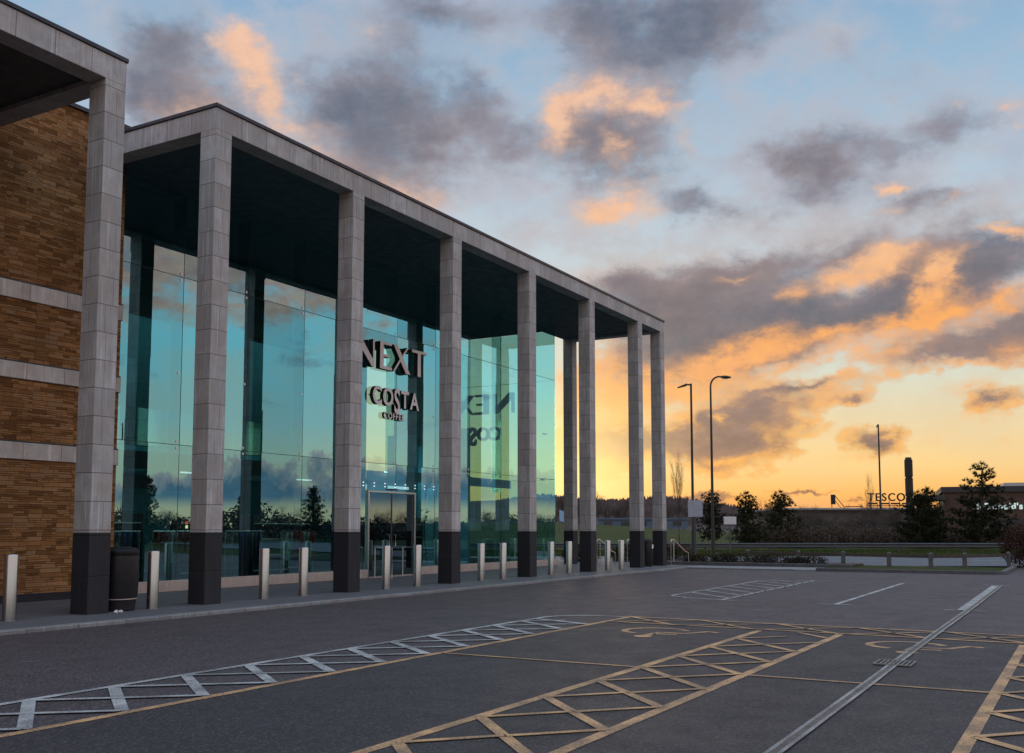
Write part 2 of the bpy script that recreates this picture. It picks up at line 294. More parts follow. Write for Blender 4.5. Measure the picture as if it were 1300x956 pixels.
def stone_mat(name, base, course, block, dark=1.0):
    """ashlar cladding: courses up the columns, blocks along the beams, a shade of its own for every stone, rain streaks"""
    m = bpy.data.materials.new(name); m.use_nodes = True; b = NB(m.node_tree); p = m.node_tree.nodes['Principled BSDF']
    g = b.new('ShaderNodeNewGeometry'); pos = g.outputs['Position']; x, y, z = b.sep(pos); nx, ny, nz = b.sep(g.outputs['Normal'])
    s = b.math('ADD', x, y)
    if course:
        k = b.math('DIVIDE', b.math('ADD', z, 0.055), course); cell = b.math('FLOOR', k); fr = b.math('FRACT', k); unit = course
        face = b.math('FLOOR', b.math('MULTIPLY', b.math('ADD', nx, 2.0), 1.6))
        key = b.comb(cell, face, b.math('FLOOR', b.math('MULTIPLY', x, 0.44)))
    else:
        k = b.math('DIVIDE', s, block); cell = b.math('FLOOR', k); fr = b.math('FRACT', k); unit = block
        key = b.comb(cell, 3.0, 1.0)
    wn = b.new('ShaderNodeTexWhiteNoise', noise_dimensions='3D'); b.put(wn.inputs[0], key); wv = wn.outputs[0]
    j = b.math('MULTIPLY', b.math('MINIMUM', fr, b.math('SUBTRACT', 1.0, fr)), unit)
    joint = b.mrange(j, 0.004, 0.012, 1, 0)
    if course:     # upright joint within a course, offset from stone to stone
        sx = b.math('FRACT', b.math('MULTIPLY', s, 1/0.448)); off = b.mrange(b.sep(wn.outputs[1])[1], 0, 1, 0.3, 0.72)
        dv = b.math('MULTIPLY', b.math('ABSOLUTE', b.math('SUBTRACT', sx, off)), 0.448)
        up = b.math('MULTIPLY', b.mrange(dv, 0.003, 0.009, 1, 0), b.math('GREATER_THAN', b.sep(wn.outputs[1])[2], 0.45))
        joint = b.math('MAXIMUM', joint, b.math('MULTIPLY', up, 0.8))
    c = tuple(v*dark for v in base)
    col = b.mix(wv, tuple(v*0.72 for v in c)+(1,), tuple(v*1.2 for v in c)+(1,))
    warm = b.mrange(b.noise(b.vmath('ADD', pos, b.vmath('SCALE', wn.outputs[1], scale=9.0)), 1.7, 5, 0.6), 0.36, 0.66, 0, 0.8)
    col = b.mix(warm, col, (c[0]*0.74, c[1]*0.62, c[2]*0.53, 1))
    blot = b.noise(b.vmath('ADD', b.mapping(pos, scale=(1,1,0.6)), (7,1,5)), 4.5, 5, 0.65)
    col = b.mix(b.mrange(blot, 0.45, 0.68, 0, 0.55), col, (c[0]*0.55, c[1]*0.56, c[2]*0.60, 1))
    grain = b.noise(b.mapping(pos, scale=(1,1,7)), 9.0, 6, 0.7)
    col = b.mix(b.mrange(grain, 0.38, 0.7, 0, 0.38), col, tuple(v*0.6 for v in c)+(1,))
    streak = b.noise(b.mapping(pos, scale=(14, 14, 0.5)), 1.0, 4, 0.6)
    col = b.mix(b.mrange(streak, 0.5, 0.78, 0, 0.55), col, tuple(v*0.48 for v in c)+(1,))
    pale = b.noise(b.vmath('ADD', b.mapping(pos, scale=(18, 18, 0.8)), (4,9,2)), 1.0, 3, 0.5)
    col = b.mix(b.mrange(pale, 0.56, 0.76, 0, 0.65), col, tuple(min(1, v*1.45) for v in c)+(1,))
    fine = b.noise(pos, 120.0, 3, 0.6)
    col = b.mix(b.mrange(fine, 0.45, 0.75, 0, 0.22), col, tuple(v*0.55 for v in c)+(1,))
    col = b.mix(b.math('MULTIPLY', joint, 0.85), col, (c[0]*0.36, c[1]*0.30, c[2]*0.26, 1))
    b.put(p.inputs['Base Color'], col); p.inputs['Roughness'].default_value = 0.78
    bp = b.new('ShaderNodeBump'); bp.inputs['Distance'].default_value = 0.004
    b.put(bp.inputs['Height'], b.math('SUBTRACT', b.math('ADD', grain, b.math('MULTIPLY', fine, 0.4)), b.math('MULTIPLY', joint, 1.2))); b.l.new(bp.outputs[0], p.inputs['Normal'])
    M[name] = m; return m
def ledge_mat(name):
    """rough split stone laid in thin uneven courses"""
    m = bpy.data.materials.new(name); m.use_nodes = True; b = NB(m.node_tree); p = m.node_tree.nodes['Principled BSDF']
    pos = b.new('ShaderNodeNewGeometry').outputs['Position']; x, y, z = b.sep(pos)
    wob = b.math('MULTIPLY', b.math('SUBTRACT', b.noise(pos, 2.3, 3), 0.5), 0.05)
    wob2 = b.math('MULTIPLY', b.math('SUBTRACT', b.noise(pos, 11.0, 3), 0.5), 0.022)
    u = b.math('ADD', x, b.math('MULTIPLY', y, 1.0)); v = b.math('ADD', b.math('ADD', z, wob), wob2)
    def br(w, h, off, sh):
        t = b.new('ShaderNodeTexBrick'); b.put(t.inputs['Vector'], b.comb(b.math('ADD', u, sh), b.math('ADD', v, sh), 0))
        t.offset = off; t.squash = 1.5; t.squash_frequency = 3
        t.inputs['Scale'].default_value = 1.0; t.inputs['Brick Width'].default_value = w; t.inputs['Row Height'].default_value = h
        t.inputs['Mortar Size'].default_value = 0.005; t.inputs['Mortar Smooth'].default_value = 0.5; t.inputs['Bias'].default_value = 0.0
        t.inputs['Color1'].default_value = (0,0,0,1); t.inputs['Color2'].default_value = (1,1,1,1); t.inputs['Mortar'].default_value = (0.5,0.5,0.5,1)
        return t.outputs[0], t.outputs[1]
    a1, f1 = br(0.34, 0.096, 0.37, 0.0); a2, f2 = br(0.27, 0.048, 0.43, 0.0)
    sel = b.mrange(b.noise(b.comb(b.math('FLOOR', b.math('DIVIDE', u, 0.34)), b.math('FLOOR', b.math('DIVIDE', v, 0.096)), 0), 3.7, 1), 0.49, 0.5)
    tone = b.mix(sel, a1, a2); mor = b.mix(sel, f1, f2)
    col = b.ramp(tone, [(0, (0.20,0.096,0.034,1)), (0.3, (0.36,0.170,0.062,1)), (0.55, (0.47,0.232,0.090,1)), (0.8, (0.58,0.315,0.138,1)), (1, (0.44,0.27,0.145,1))])
    patch = b.noise(pos, 0.9, 4, 0.6)
    col = b.mix(b.mrange(patch, 0.35, 0.68, 0, 0.45), col, (0.13,0.062,0.024,1))
    gr = b.noise(b.mapping(pos, scale=(1,1,3)), 26, 6, 0.7)
    col = b.mix(b.mrange(gr, 0.44, 0.72, 0, 0.5), col, (0.10,0.048,0.018,1))
    col = b.mix(b.math('MULTIPLY', mor, 0.85), col, (0.035,0.018,0.008,1))
    b.put(p.inputs['Base Color'], col); p.inputs['Roughness'].default_value = 0.9; p.inputs['Specular IOR Level'].default_value = 0.2
    bp = b.new('ShaderNodeBump'); bp.inputs['Distance'].default_value = 0.075
    b.put(bp.inputs['Height'], b.math('ADD', b.math('ADD', b.math('MULTIPLY', b.math('SUBTRACT', 1.0, mor), 0.6), b.math('MULTIPLY', tone, 0.5)), b.math('MULTIPLY', gr, 0.5)))
    b.l.new(bp.outputs[0], p.inputs['Normal'])
    M[name] = m; return m
def glass_mat(name, trans, refl, base_fac, k=0.5, rough=0.0):
    m = bpy.data.materials.new(name); m.use_nodes = True; t = m.node_tree; t.nodes.clear(); b = NB(t)
    g = b.new('ShaderNodeBsdfGlossy'); g.inputs['Color'].default_value = tuple(refl)+(1,); g.inputs['Roughness'].default_value = rough
    pos = b.new('ShaderNodeNewGeometry').outputs['Position']
    bp = b.new('ShaderNodeBump'); bp.inputs['Strength'].default_value = 0.12; bp.inputs['Distance'].default_value = 0.002
    b.put(bp.inputs['Height'], b.noise(pos, 0.8, 2)); b.l.new(bp.outputs[0], g.inputs['Normal'])
    tr = b.new('ShaderNodeBsdfTransparent'); tr.inputs['Color'].default_value = tuple(trans)+(1,)
    fr = b.new('ShaderNodeFresnel'); fr.inputs['IOR'].default_value = 1.52
    fac = b.math('MULTIPLY_ADD', fr.outputs[0], k, base_fac, clamp=True)
    mx = b.new('ShaderNodeMixShader'); b.put(mx.inputs[0], fac); b.l.new(tr.outputs[0], mx.inputs[1]); b.l.new(g.outputs[0], mx.inputs[2])
    o = b.new('ShaderNodeOutputMaterial'); b.l.new(mx.outputs[0], o.inputs[0]); M[name] = m; return m
def emit_mat(name, col, s):
    m = bpy.data.materials.new(name); m.use_nodes = True; t = m.node_tree; t.nodes.clear(); b = NB(t)
    e = b.new('ShaderNodeEmission'); e.inputs[0].default_value = tuple(col)+(1,); e.inputs[1].default_value = s
    o = b.new('ShaderNodeOutputMaterial'); b.l.new(e.outputs[0], o.inputs[0]); M[name] = m; return m

stone_mat('stone_column', (0.475,0.485,0.485), 0.512, None)
stone_mat('stone_beam', (0.475,0.488,0.492), None, 0.75)
stone_mat('stone_band', (0.60,0.58,0.55), None, 0.9)
stone_mat('granite', (0.019,0.021,0.028), 0.512*1.4, None)
ledge_mat('split_stone')
mat('coping_metal', (0.035,0.045,0.06), 0.45, 0.5, var=0.25)
mat('soffit', (0.030,0.044,0.060), 0.6, var=0.15, vscale=1.5)
def panel_mat():
    m = M['soffit']; b = NB(m.node_tree); p = m.node_tree.nodes['Principled BSDF']; pos = b.new('ShaderNodeNewGeometry').outputs['Position']
    t = b.new('ShaderNodeTexBrick'); b.put(t.inputs['Vector'], pos); t.offset = 0.0; t.inputs['Scale'].default_value = 1
    t.inputs['Brick Width'].default_value = 1.5; t.inputs['Row Height'].default_value = 1.32; t.inputs['Mortar Size'].default_value = 0.008
    t.inputs['Color1'].default_value = (0.030,0.043,0.058,1); t.inputs['Color2'].default_value = (0.040,0.054,0.070,1); t.inputs['Mortar'].default_value = (0.006,0.008,0.010,1)
    b.put(p.inputs['Base Color'], t.outputs[0]); p.inputs['Roughness'].default_value = 0.42
panel_mat()
mat('pale_plinth', (0.55,0.47,0.41), 0.7, var=0.12, stain=0.35, dirt=0.2)
glass_mat('shop_glass', (0.48,0.78,0.75), (0.46,0.86,0.95), 0.35, 0.45); glass_mat('shop_glass_b', (0.44,0.76,0.74), (0.50,0.90,0.97), 0.40, 0.45); glass_mat('shop_glass_c', (0.52,0.80,0.76), (0.42,0.82,0.93), 0.31, 0.45)
glass_mat('end_glass', (0.62,0.86,0.86), (0.6,0.9,0.95), 0.08, 0.6)
glass_mat('door_glass', (0.12,0.25,0.27), (0.5,0.72,0.8), 0.27, 0.5)
glass_mat('fin_glass', (0.75,0.92,0.9), (0.8,1,1), 0.22, 0.6)
mat('gasket', (0.02,0.03,0.03), 0.6)
mat('steel', (0.52,0.52,0.53), 0.27, 0.95, dirt=0.35)
mat('steel_bright', (0.62,0.62,0.63), 0.28, 1.0)
mat('dark_frame', (0.06,0.06,0.065), 0.4, 0.4)
mat('bin_black', (0.006,0.0065,0.008), 0.5, 0.0, spec=0.35, var=0.25, dirt=0.3)
mat('letter_face', (0.88,0.88,0.90), 0.5, var=0.06)
mat('letter_side', (0.006,0.006,0.008), 0.5)
mat('letter_back', (0.03,0.06,0.07), 0.5)
mat('shop_floor', (0.10,0.11,0.12), 0.35, var=0.15)
mat('shop_wall', (0.045,0.20,0.24), 0.8, var=0.1, vscale=1.2)
mat('shop_panel', (0.05,0.36,0.46), 0.6, var=0.2, vscale=1.4)
mat('shop_dark', (0.018,0.022,0.026), 0.7, var=0.3)
mat('shop_white', (0.5,0.55,0.56), 0.6)
mat('cloth_blue', (0.05,0.10,0.28), 0.9, var=0.3); mat('cloth_red', (0.35,0.05,0.05), 0.9, var=0.3); mat('cloth_grey', (0.16,0.16,0.18), 0.9, var=0.3)
mat('cloth_pale', (0.42,0.42,0.40), 0.9, var=0.2); mat('mannequin', (0.45,0.43,0.41), 0.5)
emit_mat('shop_lamp', (0.85,0.95,1.0), 1.0); emit_mat('added_fill_lamp', (0.7,0.95,1.0), 4.5)  # second one: added fill glow for the interior, kept out of sight
emit_mat('bolt_glow', (0.9,0.95,1.0), 1.2)  # brightness of the glass bolts given as emission; they are no lamps
mat('paper', (0.75,0.77,0.8), 0.8)
# ---------------------------------------------------------------- the shop building: stone portico and glass front
CWD = 0.448; YF = 15.43; ZB, ZT = 9.80, 10.26; ZPL = 1.434
def column(parent, x, y):
    MB().box(x, x+CWD, y, y+CWD, ZPL, ZB+0.001).build('column', M['stone_column'], parent, bevel=0.006)
    c = [o for o in parent.children if o.name.split('.')[0] == 'column'][-1]
    q = MB().box(x-0.004, x+CWD+0.004, y-0.004, y+CWD+0.004, -0.005, ZPL).build('column_base', M['granite'], None, bevel=0.005)
    # sub-part of its column
    q.parent = c
    for vv in q.data.vertices: vv.co = vv.co - parent.location
def beam_x(parent, x0, x1, y0, name='front_beam'):
    return MB().box(x0, x1, y0, y0+CWD, ZB, ZT).build(name, M['stone_beam'], parent, bevel=0.006)
def coping(parent, x0, x1, y0, y1):
    MB().box(x0-0.03, x1+0.03, y0-0.03, y1, ZT+0.002, ZT+0.085).build('coping', M['coping_metal'], parent, bevel=0.008)

glass_store = thing('glass_store', 'tall glass fronted shop under a stone portico of slim square columns', 'shop building', (27, 17, 0))
X2, X8 = 14.59, 39.52; XR = X8+CWD
for k in range(6): column(glass_store, X2+4.502*k, YF)
column(glass_store, X8, YF); column(glass_store, X8, 19.56)
beam_x(glass_store, X2, XR, YF)
MB().box(X2, X2+CWD, YF+CWD, 19.24, ZB, ZT).build('side_beam', M['stone_beam'], glass_store, bevel=0.006)
MB().box(X8, XR, YF+CWD, 20.01, ZB, ZT).build('side_beam', M['stone_beam'], glass_store, bevel=0.006)
coping(glass_store, X2, XR, YF, 20.05)
MB().box(X2+CWD+0.002, X8-0.002, YF+CWD+0.002, 20.0, ZB+0.09, ZB+0.19).build('soffit', M['soffit'], glass_store)
MB().box(15.45, 38.05, 20.06, 30, ZB+0.25, ZT+0.02).build('roof', M['coping_metal'], glass_store)
# base plinth under the glass, stepping round the entrance
GY = 19.45; GX = 37.62
DX0, DX1, DZ = 24.93, 27.47, 2.65
MB().box(15.60, DX0-0.02, 19.36, 19.61, 0.0, 0.262).build('base_plinth', M['pale_plinth'], glass_store, bevel=0.006)
MB().box(DX1+0.02, GX+0.06, 19.36, 19.61, 0.0, 0.262).build('base_plinth', M['pale_plinth'], glass_store, bevel=0.006)
MB().box(GX-0.14, GX+0.06, 19.612, 27.0, 0.0, 0.262).build('base_plinth', M['pale_plinth'], glass_store, bevel=0.006)
MB().box(DX0-0.018, DX1+0.018, 19.28, 19.70, 0.0, 0.035).build('threshold', M['pale_plinth'], glass_store)
xs = [15.60] + [GX-2.24*k for k in range(9, -1, -1)]
zs = [0.265, 3.57, 7.77, ZB+0.088]
g = random.Random(3)
def pane(x0, x1, z0, z1, mt='shop_glass'):
    e = 0.006; a, b_, c_, d_ = [g.uniform(-0.003, 0.003) for _ in range(4)]
    MB().add([(x0+e, GY+a, z0+e), (x1-e, GY+b_, z0+e), (x1-e, GY+c_, z1-e), (x0+e, GY+d_, z1-e)], [(0,1,2,3)]).build('glass_pane', M[g.choice(('shop_glass','shop_glass','shop_glass_b','shop_glass_c'))], glass_store)
for i in range(10):
    for j in range(3):
        a, c = xs[i], xs[i+1]
        if j == 0 and a < DX1 and c > DX0:
            if a < DX0: pane(a, DX0, zs[0], zs[1]); pane(DX0, c, DZ+0.04, zs[1])
            else: pane(a, DX1, DZ+0.04, zs[1]); pane(DX1, c, zs[0], zs[1])
        else: pane(a, c, zs[j], zs[j+1])
jm = MB()
for z in (3.57, 7.77): MB().box(15.62, GX, GY-0.004, GY+0.012, z-0.007, z+0.007).build('glass_joint', M['gasket'], glass_store)
for i, x in enumerate(xs[1:-1]):
    if DX0 < x < DX1: MB().box(x-0.006, x+0.006, GY-0.0035, GY+0.0115, DZ+0.05, ZB+0.08).build('glass_joint', M['gasket'], glass_store)
    else: MB().box(x-0.006, x+0.006, GY-0.0035, GY+0.0115, 0.265, ZB+0.08).build('glass_joint', M['gasket'], glass_store)
    MB().box(x-0.008, x+0.008, GY+0.03, GY+0.42, 2.9, ZB+0.05).build('glass_fin', M['fin_glass'], glass_store)
    for z in (3.49, 3.65, 5.35, 7.69, 7.85):
        MB().lathe([(0.0, -0.02), (0.035, -0.02), (0.035, 0.0), (0.0, 0.0)], 0, 0, 10, caps=False).build('glass_bolt', M['steel'], glass_store, world=False)
        o = glass_store.children[-1] if False else bpy.data.objects[C.objects[-1].name]
        o.location = Vector((x-0.09, GY-0.012, z)) - glass_store.location; o.rotation_euler = (R(90), 0, 0)
# gable end wall of glass
ye = [GY, 22.1, 24.5, 26.95]
for i in range(3):
    for j in range(3):
        MB().quad((GX, ye[i]+.006, zs[j]+.006), (GX, ye[i+1]-.006, zs[j]+.006), (GX, ye[i+1]-.006, zs[j+1]-.006), (GX, ye[i]+.006, zs[j+1]-.006)).build('end_pane', M['end_glass'], glass_store)
for z in (3.57, 7.77): MB().box(GX-0.006, GX+0.006, GY+0.02, 26.95, z-0.008, z+0.008).build('glass_joint', M['gasket'], glass_store)
for y in ye[1:3]: MB().box(GX-0.007, GX+0.007, y-0.008, y+0.008, 0.265, ZB+0.06).build('glass_joint', M['gasket'], glass_store)
MB().box(GX-0.02, GX+0.003, GY-0.004, GY+0.02, 0.265, ZB+0.06).build('corner_trim', M['fin_glass'], glass_store)
for (y, z) in ((GY+0.5, 3.57), (GY+1.6, 3.57), (22.1, 3.57), (GY+0.4, 5.5), (GY+1.0, 5.5)):
    MB().tube([(GX-0.32, y, z), (GX-0.02, y, z)], 0.035, 8).build('glass_bracket', M['dark_frame'], glass_store)
# interior shell
MB().box(GX-0.30, GX-0.16, 25.2, 27.6, 0.03, ZB+0.08).build('end_wall', M['shop_wall'], glass_store)
MB().box(33.2, 36.9, 23.2, 23.4, 0.03, 5.7).box(36.7, 36.9, 23.401, 27.5, 0.03, 5.7).build('partition', M['shop_panel'], glass_store)
MB().box(33.0, 36.95, 23.12, 23.19, 3.4, 3.75).build('partition_band', M['shop_dark'], glass_store)
for i in range(4): MB().box(33.5+i*.85, 34.1+i*.85, 23.15, 23.19, 4.3, 5.0).build('display_window', M['shop_white'], glass_store)  # pale plates; the light of these windows is put into their colour
for i in range(3): MB().tube([(31.4+i*.7, 21.62+.05*i, 0.05), (31.15+i*.7, 21.6, 1.2), (31.2+i*.7, 21.6, 2.6), (31.5+i*.7, 21.62, 4.4)], 0.03, 6).build('curved_trim', M['shop_dark'], glass_store)
MB().box(15.62, GX-0.15, 19.62, 29.5, -0.02, 0.03).build('shop_floor', M['shop_floor'], glass_store)
MB().box(15.62, 32.2, 28.0, 28.3, 0.03, ZB).build('rear_wall', M['shop_wall'], glass_store)
MB().box(15.46, 15.585, 19.65, 28.0, 0.0, ZB).build('side_wall', M['shop_wall'], glass_store)
MB().box(32.2, 32.5, 26.4, 28.3, 0.03, ZB).build('rear_wall', M['shop_wall'], glass_store)
MB().box(15.62, GX-0.02, 20.06, 30, ZB+0.10, ZB+0.2).build('shop_ceiling', M['shop_dark'], glass_store)
mz = MB().box(15.62, 23.3, 22.4, 28.0, 3.35, 3.75).build('mezzanine', M['shop_panel'], glass_store)
MB().box(15.62, 23.3, 22.36, 22.39, 3.78, 4.8).build('balustrade', M['fin_glass'], glass_store)
MB().box(28.6, 33.0, 23.4, 28.0, 3.35, 3.7).build('mezzanine', M['shop_white'], glass_store)
MB().box(30.9, 33.4, 21.7, 21.9, 0.03, 4.6).build('display_wall', M['shop_panel'], glass_store)
MB().box(29.6, 30.6, 22.9, 23.1, 0.03, 3.2).build('display_wall', M['shop_panel'], glass_store)
for x in (18.2, 22.9, 28.9): MB().box(x, x+0.5, 23.0, 23.5, 0.03, ZB).build('inner_column', M['shop_dark'], glass_store)
MB().box(16.2, 22.8, 27.6, 27.95, 4.6, 7.2).build('display_wall', M['shop_panel'], glass_store)
for i in range(0, 6, 2):
    MB().box(16.6+i*2.6, 17.2+i*2.6, 24.0, 24.22, 3.22, 3.27).build('ceiling_lamp', M['shop_lamp'], glass_store)
MB().box(15.7, 32.0, 25.6, 25.8, 8.2, ZB+0.09).build('fill_lamp_screen', M['shop_dark'], glass_store)  # added screen that hides the glow strip behind it
MB().box(15.9, 31.8, 25.802, 25.84, 8.5, 8.8).build('added_fill_lamp', M['added_fill_lamp'], glass_store)  # added unseen glow strip to brighten the rear wall
MB().box(15.8, 24.6, 20.25, 20.28, 2.98, 3.42).build('fill_lamp_screen', M['shop_dark'], glass_store)  # added lip, keeps the strip behind it out of view
MB().box(15.9, 24.5, 20.40, 20.62, 3.36, 3.40).build('added_fill_lamp', M['added_fill_lamp'], glass_store)  # added unseen strip that lights the hanging garments
MB().box(28.0, 36.5, 20.95, 20.98, 3.18, 3.52).build('fill_lamp_screen', M['shop_panel'], glass_store)  # added front lip hiding the right-hand glow strip
MB().box(28.2, 36.3, 21.05, 21.25, 3.46, 3.50).build('added_fill_lamp', M['added_fill_lamp'], glass_store)  # added unseen strip brightening the stock on the right
MB().box(15.9, 23.0, 24.6, 24.62, 2.7, 3.1).build('fill_lamp_screen', M['shop_dark'], glass_store)  # added board in front of the low rear glow strip
MB().box(16.1, 22.8, 24.622, 24.65, 2.78, 2.9).build('added_fill_lamp', M['added_fill_lamp'], glass_store)  # added unseen strip lighting the lower rear of the shop
MB().box(29.0, 32.6, 23.36, 23.39, 3.05, 3.16).build('ceiling_lamp', M['shop_lamp'], glass_store)
# entrance
en = MB().box(DX0, DX0+0.07, GY-0.06, GY+0.06, 0.036, DZ).box(DX1-0.07, DX1, GY-0.06, GY+0.06, 0.036, DZ).box(DX0, DX1, GY-0.06, GY+0.06, DZ-0.001, DZ+0.05)
bm_frame = en.build('door_frame', M['steel'], glass_store)
for s, (a, c) in enumerate(((DX0+0.075, 26.195), (26.205, DX1-0.075))):
    lf = MB().box(a, c, GY-0.008, GY+0.008, 0.05, DZ-0.03).build('door_leaf', M['door_glass'], glass_store)
    hx = c-0.16 if s == 0 else a+0.16
    h = MB().tube([(hx, GY-0.012, 0.95), (hx, GY-0.06, 0.97), (hx, GY-0.06, 1.32), (hx, GY-0.012, 1.34)], 0.014, 8).build('handle', M['steel_bright'], None)
    h.parent = lf; h.location = -glass_store.location
    for x in (a, c-0.03):
        q = MB().box(x+0.001, x+0.029, GY-0.014, GY+0.014, 0.05, DZ-0.031).build('stile', M['dark_frame'], None); q.parent = lf; q.location = -glass_store.location
MB().box(26.05, 26.4, GY-0.12, GY-0.01, DZ+0.09, DZ+0.14).build('door_sensor', M['dark_frame'], glass_store)
for i in range(8):
    for dz in (0, 0.1):
        MB().box(24.72+i*0.55, 24.755+i*0.55, GY-0.02, GY-0.006, 2.83+dz, 2.86+dz).build('glass_bolt', M['bolt_glow'], glass_store)  # bolts made to glow so they show as bright dots
# low guide rails before the doors
for x in (25.05, 26.5):
    MB().tube([(x, GY-0.9, 0.0), (x, GY-0.9, 0.93), (x, GY-0.25, 0.93), (x, GY-0.25, 0.0)], 0.02, 8).build('guide_rail', M['steel_bright'], glass_store)

# ---------------------------------------------------------------- brown stone store on the left
brick_store = thing('stone_store', 'brown split stone shop wall with three pale stone bands and its own portico end', 'shop building', (10, 18, 0))
BY = 19.30; BX = 15.50
MB().box(-14, BX, BY, 30, 0.16, 10.86).build('wall', M['split_stone'], brick_store)
for z0, z1 in ((2.95, 3.30), (4.63, 4.97), (6.30, 6.66)):
    MB().box(-14, BX+0.02, BY-0.045, BY+0.3, z0, z1).build('stone_band', M['stone_band'], brick_store, bevel=0.008)
    MB().box(-14, BX+0.018, BY-0.03, BY+0.2, z1+0.001, z1+0.035).build('band_flashing', M['coping_metal'], brick_store)
MB().box(-14, BX+0.01, BY-0.06, BY+0.3, 0.0, 0.158).build('plinth', M['granite'], brick_store)
MB().box(-14.04, BX+0.05, BY-0.06, 30, 10.862, 10.95).build('wall_coping', M['coping_metal'], brick_store)
XL = 12.325
for x in (XL-CWD, XL-CWD-4.502, XL-CWD-9.004): column(brick_store, x, YF)
beam_x(brick_store, -8, XL, YF)
MB().box(XL-CWD, XL, YF+CWD, BY-0.002, ZB, ZT).build('side_beam', M['stone_beam'], brick_store, bevel=0.006)
MB().box(-8, XL-CWD-0.002, YF+CWD+0.002, BY-0.002, ZB+0.09, ZB+0.19).build('soffit', M['soffit'], brick_store)
coping(brick_store, -8, XL, YF, BY-0.062)

# ---------------------------------------------------------------- signs
def letter_obj(name, polys, fn, parent, depth=0.22):
    mb = MB()
    for pl in polys: mb.prism(pl, fn, 0.0, depth, 0, 1)
    return mb.build(name, [M['letter_face'], M['letter_side']], parent)
# narrow roman capitals, one outline each, in a unit box of height 1
def caps():
    N = [[(0,0),(0.09,0),(0.09,0.72),(0.86,-0.02),(0.98,-0.02),(0.98,1),(0.86,1),(0.86,0.26),(0.28,1),(0,1)]]
    N = [[(0,0),(0.08,0),(0.08,0.74),(0.86,0),(1.0,0),(1.0,1),(0.91,1),(0.91,0.27),(0.22,1),(0,1)]]
    E_ = [[(0,0),(0.70,0),(0.70,0.11),(0.21,0.11),(0.21,0.46),(0.58,0.46),(0.58,0.55),(0.21,0.55),(0.21,0.91),(0.68,0.91),(0.68,1),(0,1)]]
    X = [[(0.0,0),(0.11,0),(0.46,0.42),(0.79,0),(1.06,0),(0.60,0.59),(0.95,1),(0.85,1),(0.545,0.66),(0.29,1),(0.03,1),(0.41,0.50)]]
    T = [[(0.35,0),(0.55,0),(0.55,0.89),(0.92,0.89),(0.92,1),(-0.02,1),(-0.02,0.89),(0.35,0.89)]]
    return [('letter', N, 0.0), ('letter', E_, 1.32), ('letter', X, 2.08), ('letter', T, 3.26)]
def serif_sign(parent, fn0, H, sx=1.0, depth=0.17):
    for nm, pl, off in caps():
        pts = [[((off+u)*H*sx, v*H) for u, v in q] for q in pl]
        letter_obj(nm, pts, fn0, parent, depth)
def font_letters(text, parent, place, size, spacing, depth, mats, bold=0.0, specials={}, widths=None):
    """each character its own extruded mesh; place(u,v,w)->xyz"""
    cur = 0.0
    for ch in text:
        cu = bpy.data.curves.new('letter', 'FONT'); cu.body = ch; cu.size = size; cu.offset = bold; cu.resolution_u = 6
        tmp = bpy.data.objects.new('letter', cu); C.objects.link(tmp)
        cu.extrude = depth/2
        dg = bpy.context.evaluated_depsgraph_get(); dg.update()
        me = bpy.data.meshes.new_from_object(tmp.evaluated_get(dg), depsgraph=dg)
        bpy.data.objects.remove(tmp); bpy.data.curves.remove(cu)
        xsv = [v.co.x for v in me.vertices]; w = max(xsv); x0 = min(xsv)
        s = specials.get(ch, (1.0, 0.0))
        inv = Matrix.Translation(-Vector(parent.location)) if parent.rotation_euler[2] == 0 else (Matrix.Translation(parent.location) @ Matrix.Rotation(parent.rotation_euler[2], 4, 'Z')).inverted()
        for v in me.vertices:
            v.co = inv @ Vector(place(cur + v.co.x - x0, v.co.y*s[0]+s[1], v.co.z + depth/2))
        me.materials.clear()
        for mt in mats: me.materials.append(mt)
        me.update()
        if len(mats) > 1:
            nf = (Vector(place(0,0,1)) - Vector(place(0,0,0))).normalized()
            if parent.rotation_euler[2] != 0: nf = Matrix.Rotation(-parent.rotation_euler[2], 3, 'Z') @ nf
            for p in me.polygons: p.material_index = 0 if p.normal.dot(nf) > 0.7 else 1
        o = bpy.data.objects.new('letter', me); C.objects.link(o); o.parent = parent
        cur += (w - x0) + spacing
    return cur
SY_ = GY-0.27
s1 = thing('shop_sign', 'four large raised capital letters high on the glass front above the doors', 'sign', (26, SY_, 6.6))
serif_sign(s1, lambda u, v, t: (24.08+u, SY_+0.24-t, 6.56+v), 0.87, 1.03)
for x in (24.5, 25.4, 26.4, 27.4):
    MB().tube([(x, SY_+0.24, 7.05), (x, GY-0.005, 7.05)], 0.02, 6).build('fixing', M['dark_frame'], s1)
s2 = thing('cafe_sign', 'smaller two line raised lettering below the four large letters on the glass front', 'sign', (26, SY_, 5.4))
font_letters('COSTA', s2, lambda u, v, w: (24.97+u*0.885, SY_+0.24-w, 5.44+v), 0.78, 0.075, 0.13, [M['letter_face'], M['letter_side']], 0.018, {'S': (1.42, -0.20), 'O': (1.0, 0.0)})
font_letters('COFFEE', s2, lambda u, v, w: (25.60+u*1.0, SY_+0.24-w, 5.02+v), 0.285, 0.045, 0.08, [M['letter_face'], M['letter_side']], 0.006)
for x in (24.95, 25.95, 26.95): MB().tube([(x, SY_+0.2, 5.66), (x, GY-0.005, 5.7)], 0.018, 6).build('fixing', M['dark_frame'], s2)
s3 = thing('shop_sign', 'capital letters on the end glass wall, read mirrored through the shop', 'sign', (GX+0.1, 23.5, 6.6))
def efn(u, v, t): return (GX+0.1+t, 21.55+u, 6.55+v)
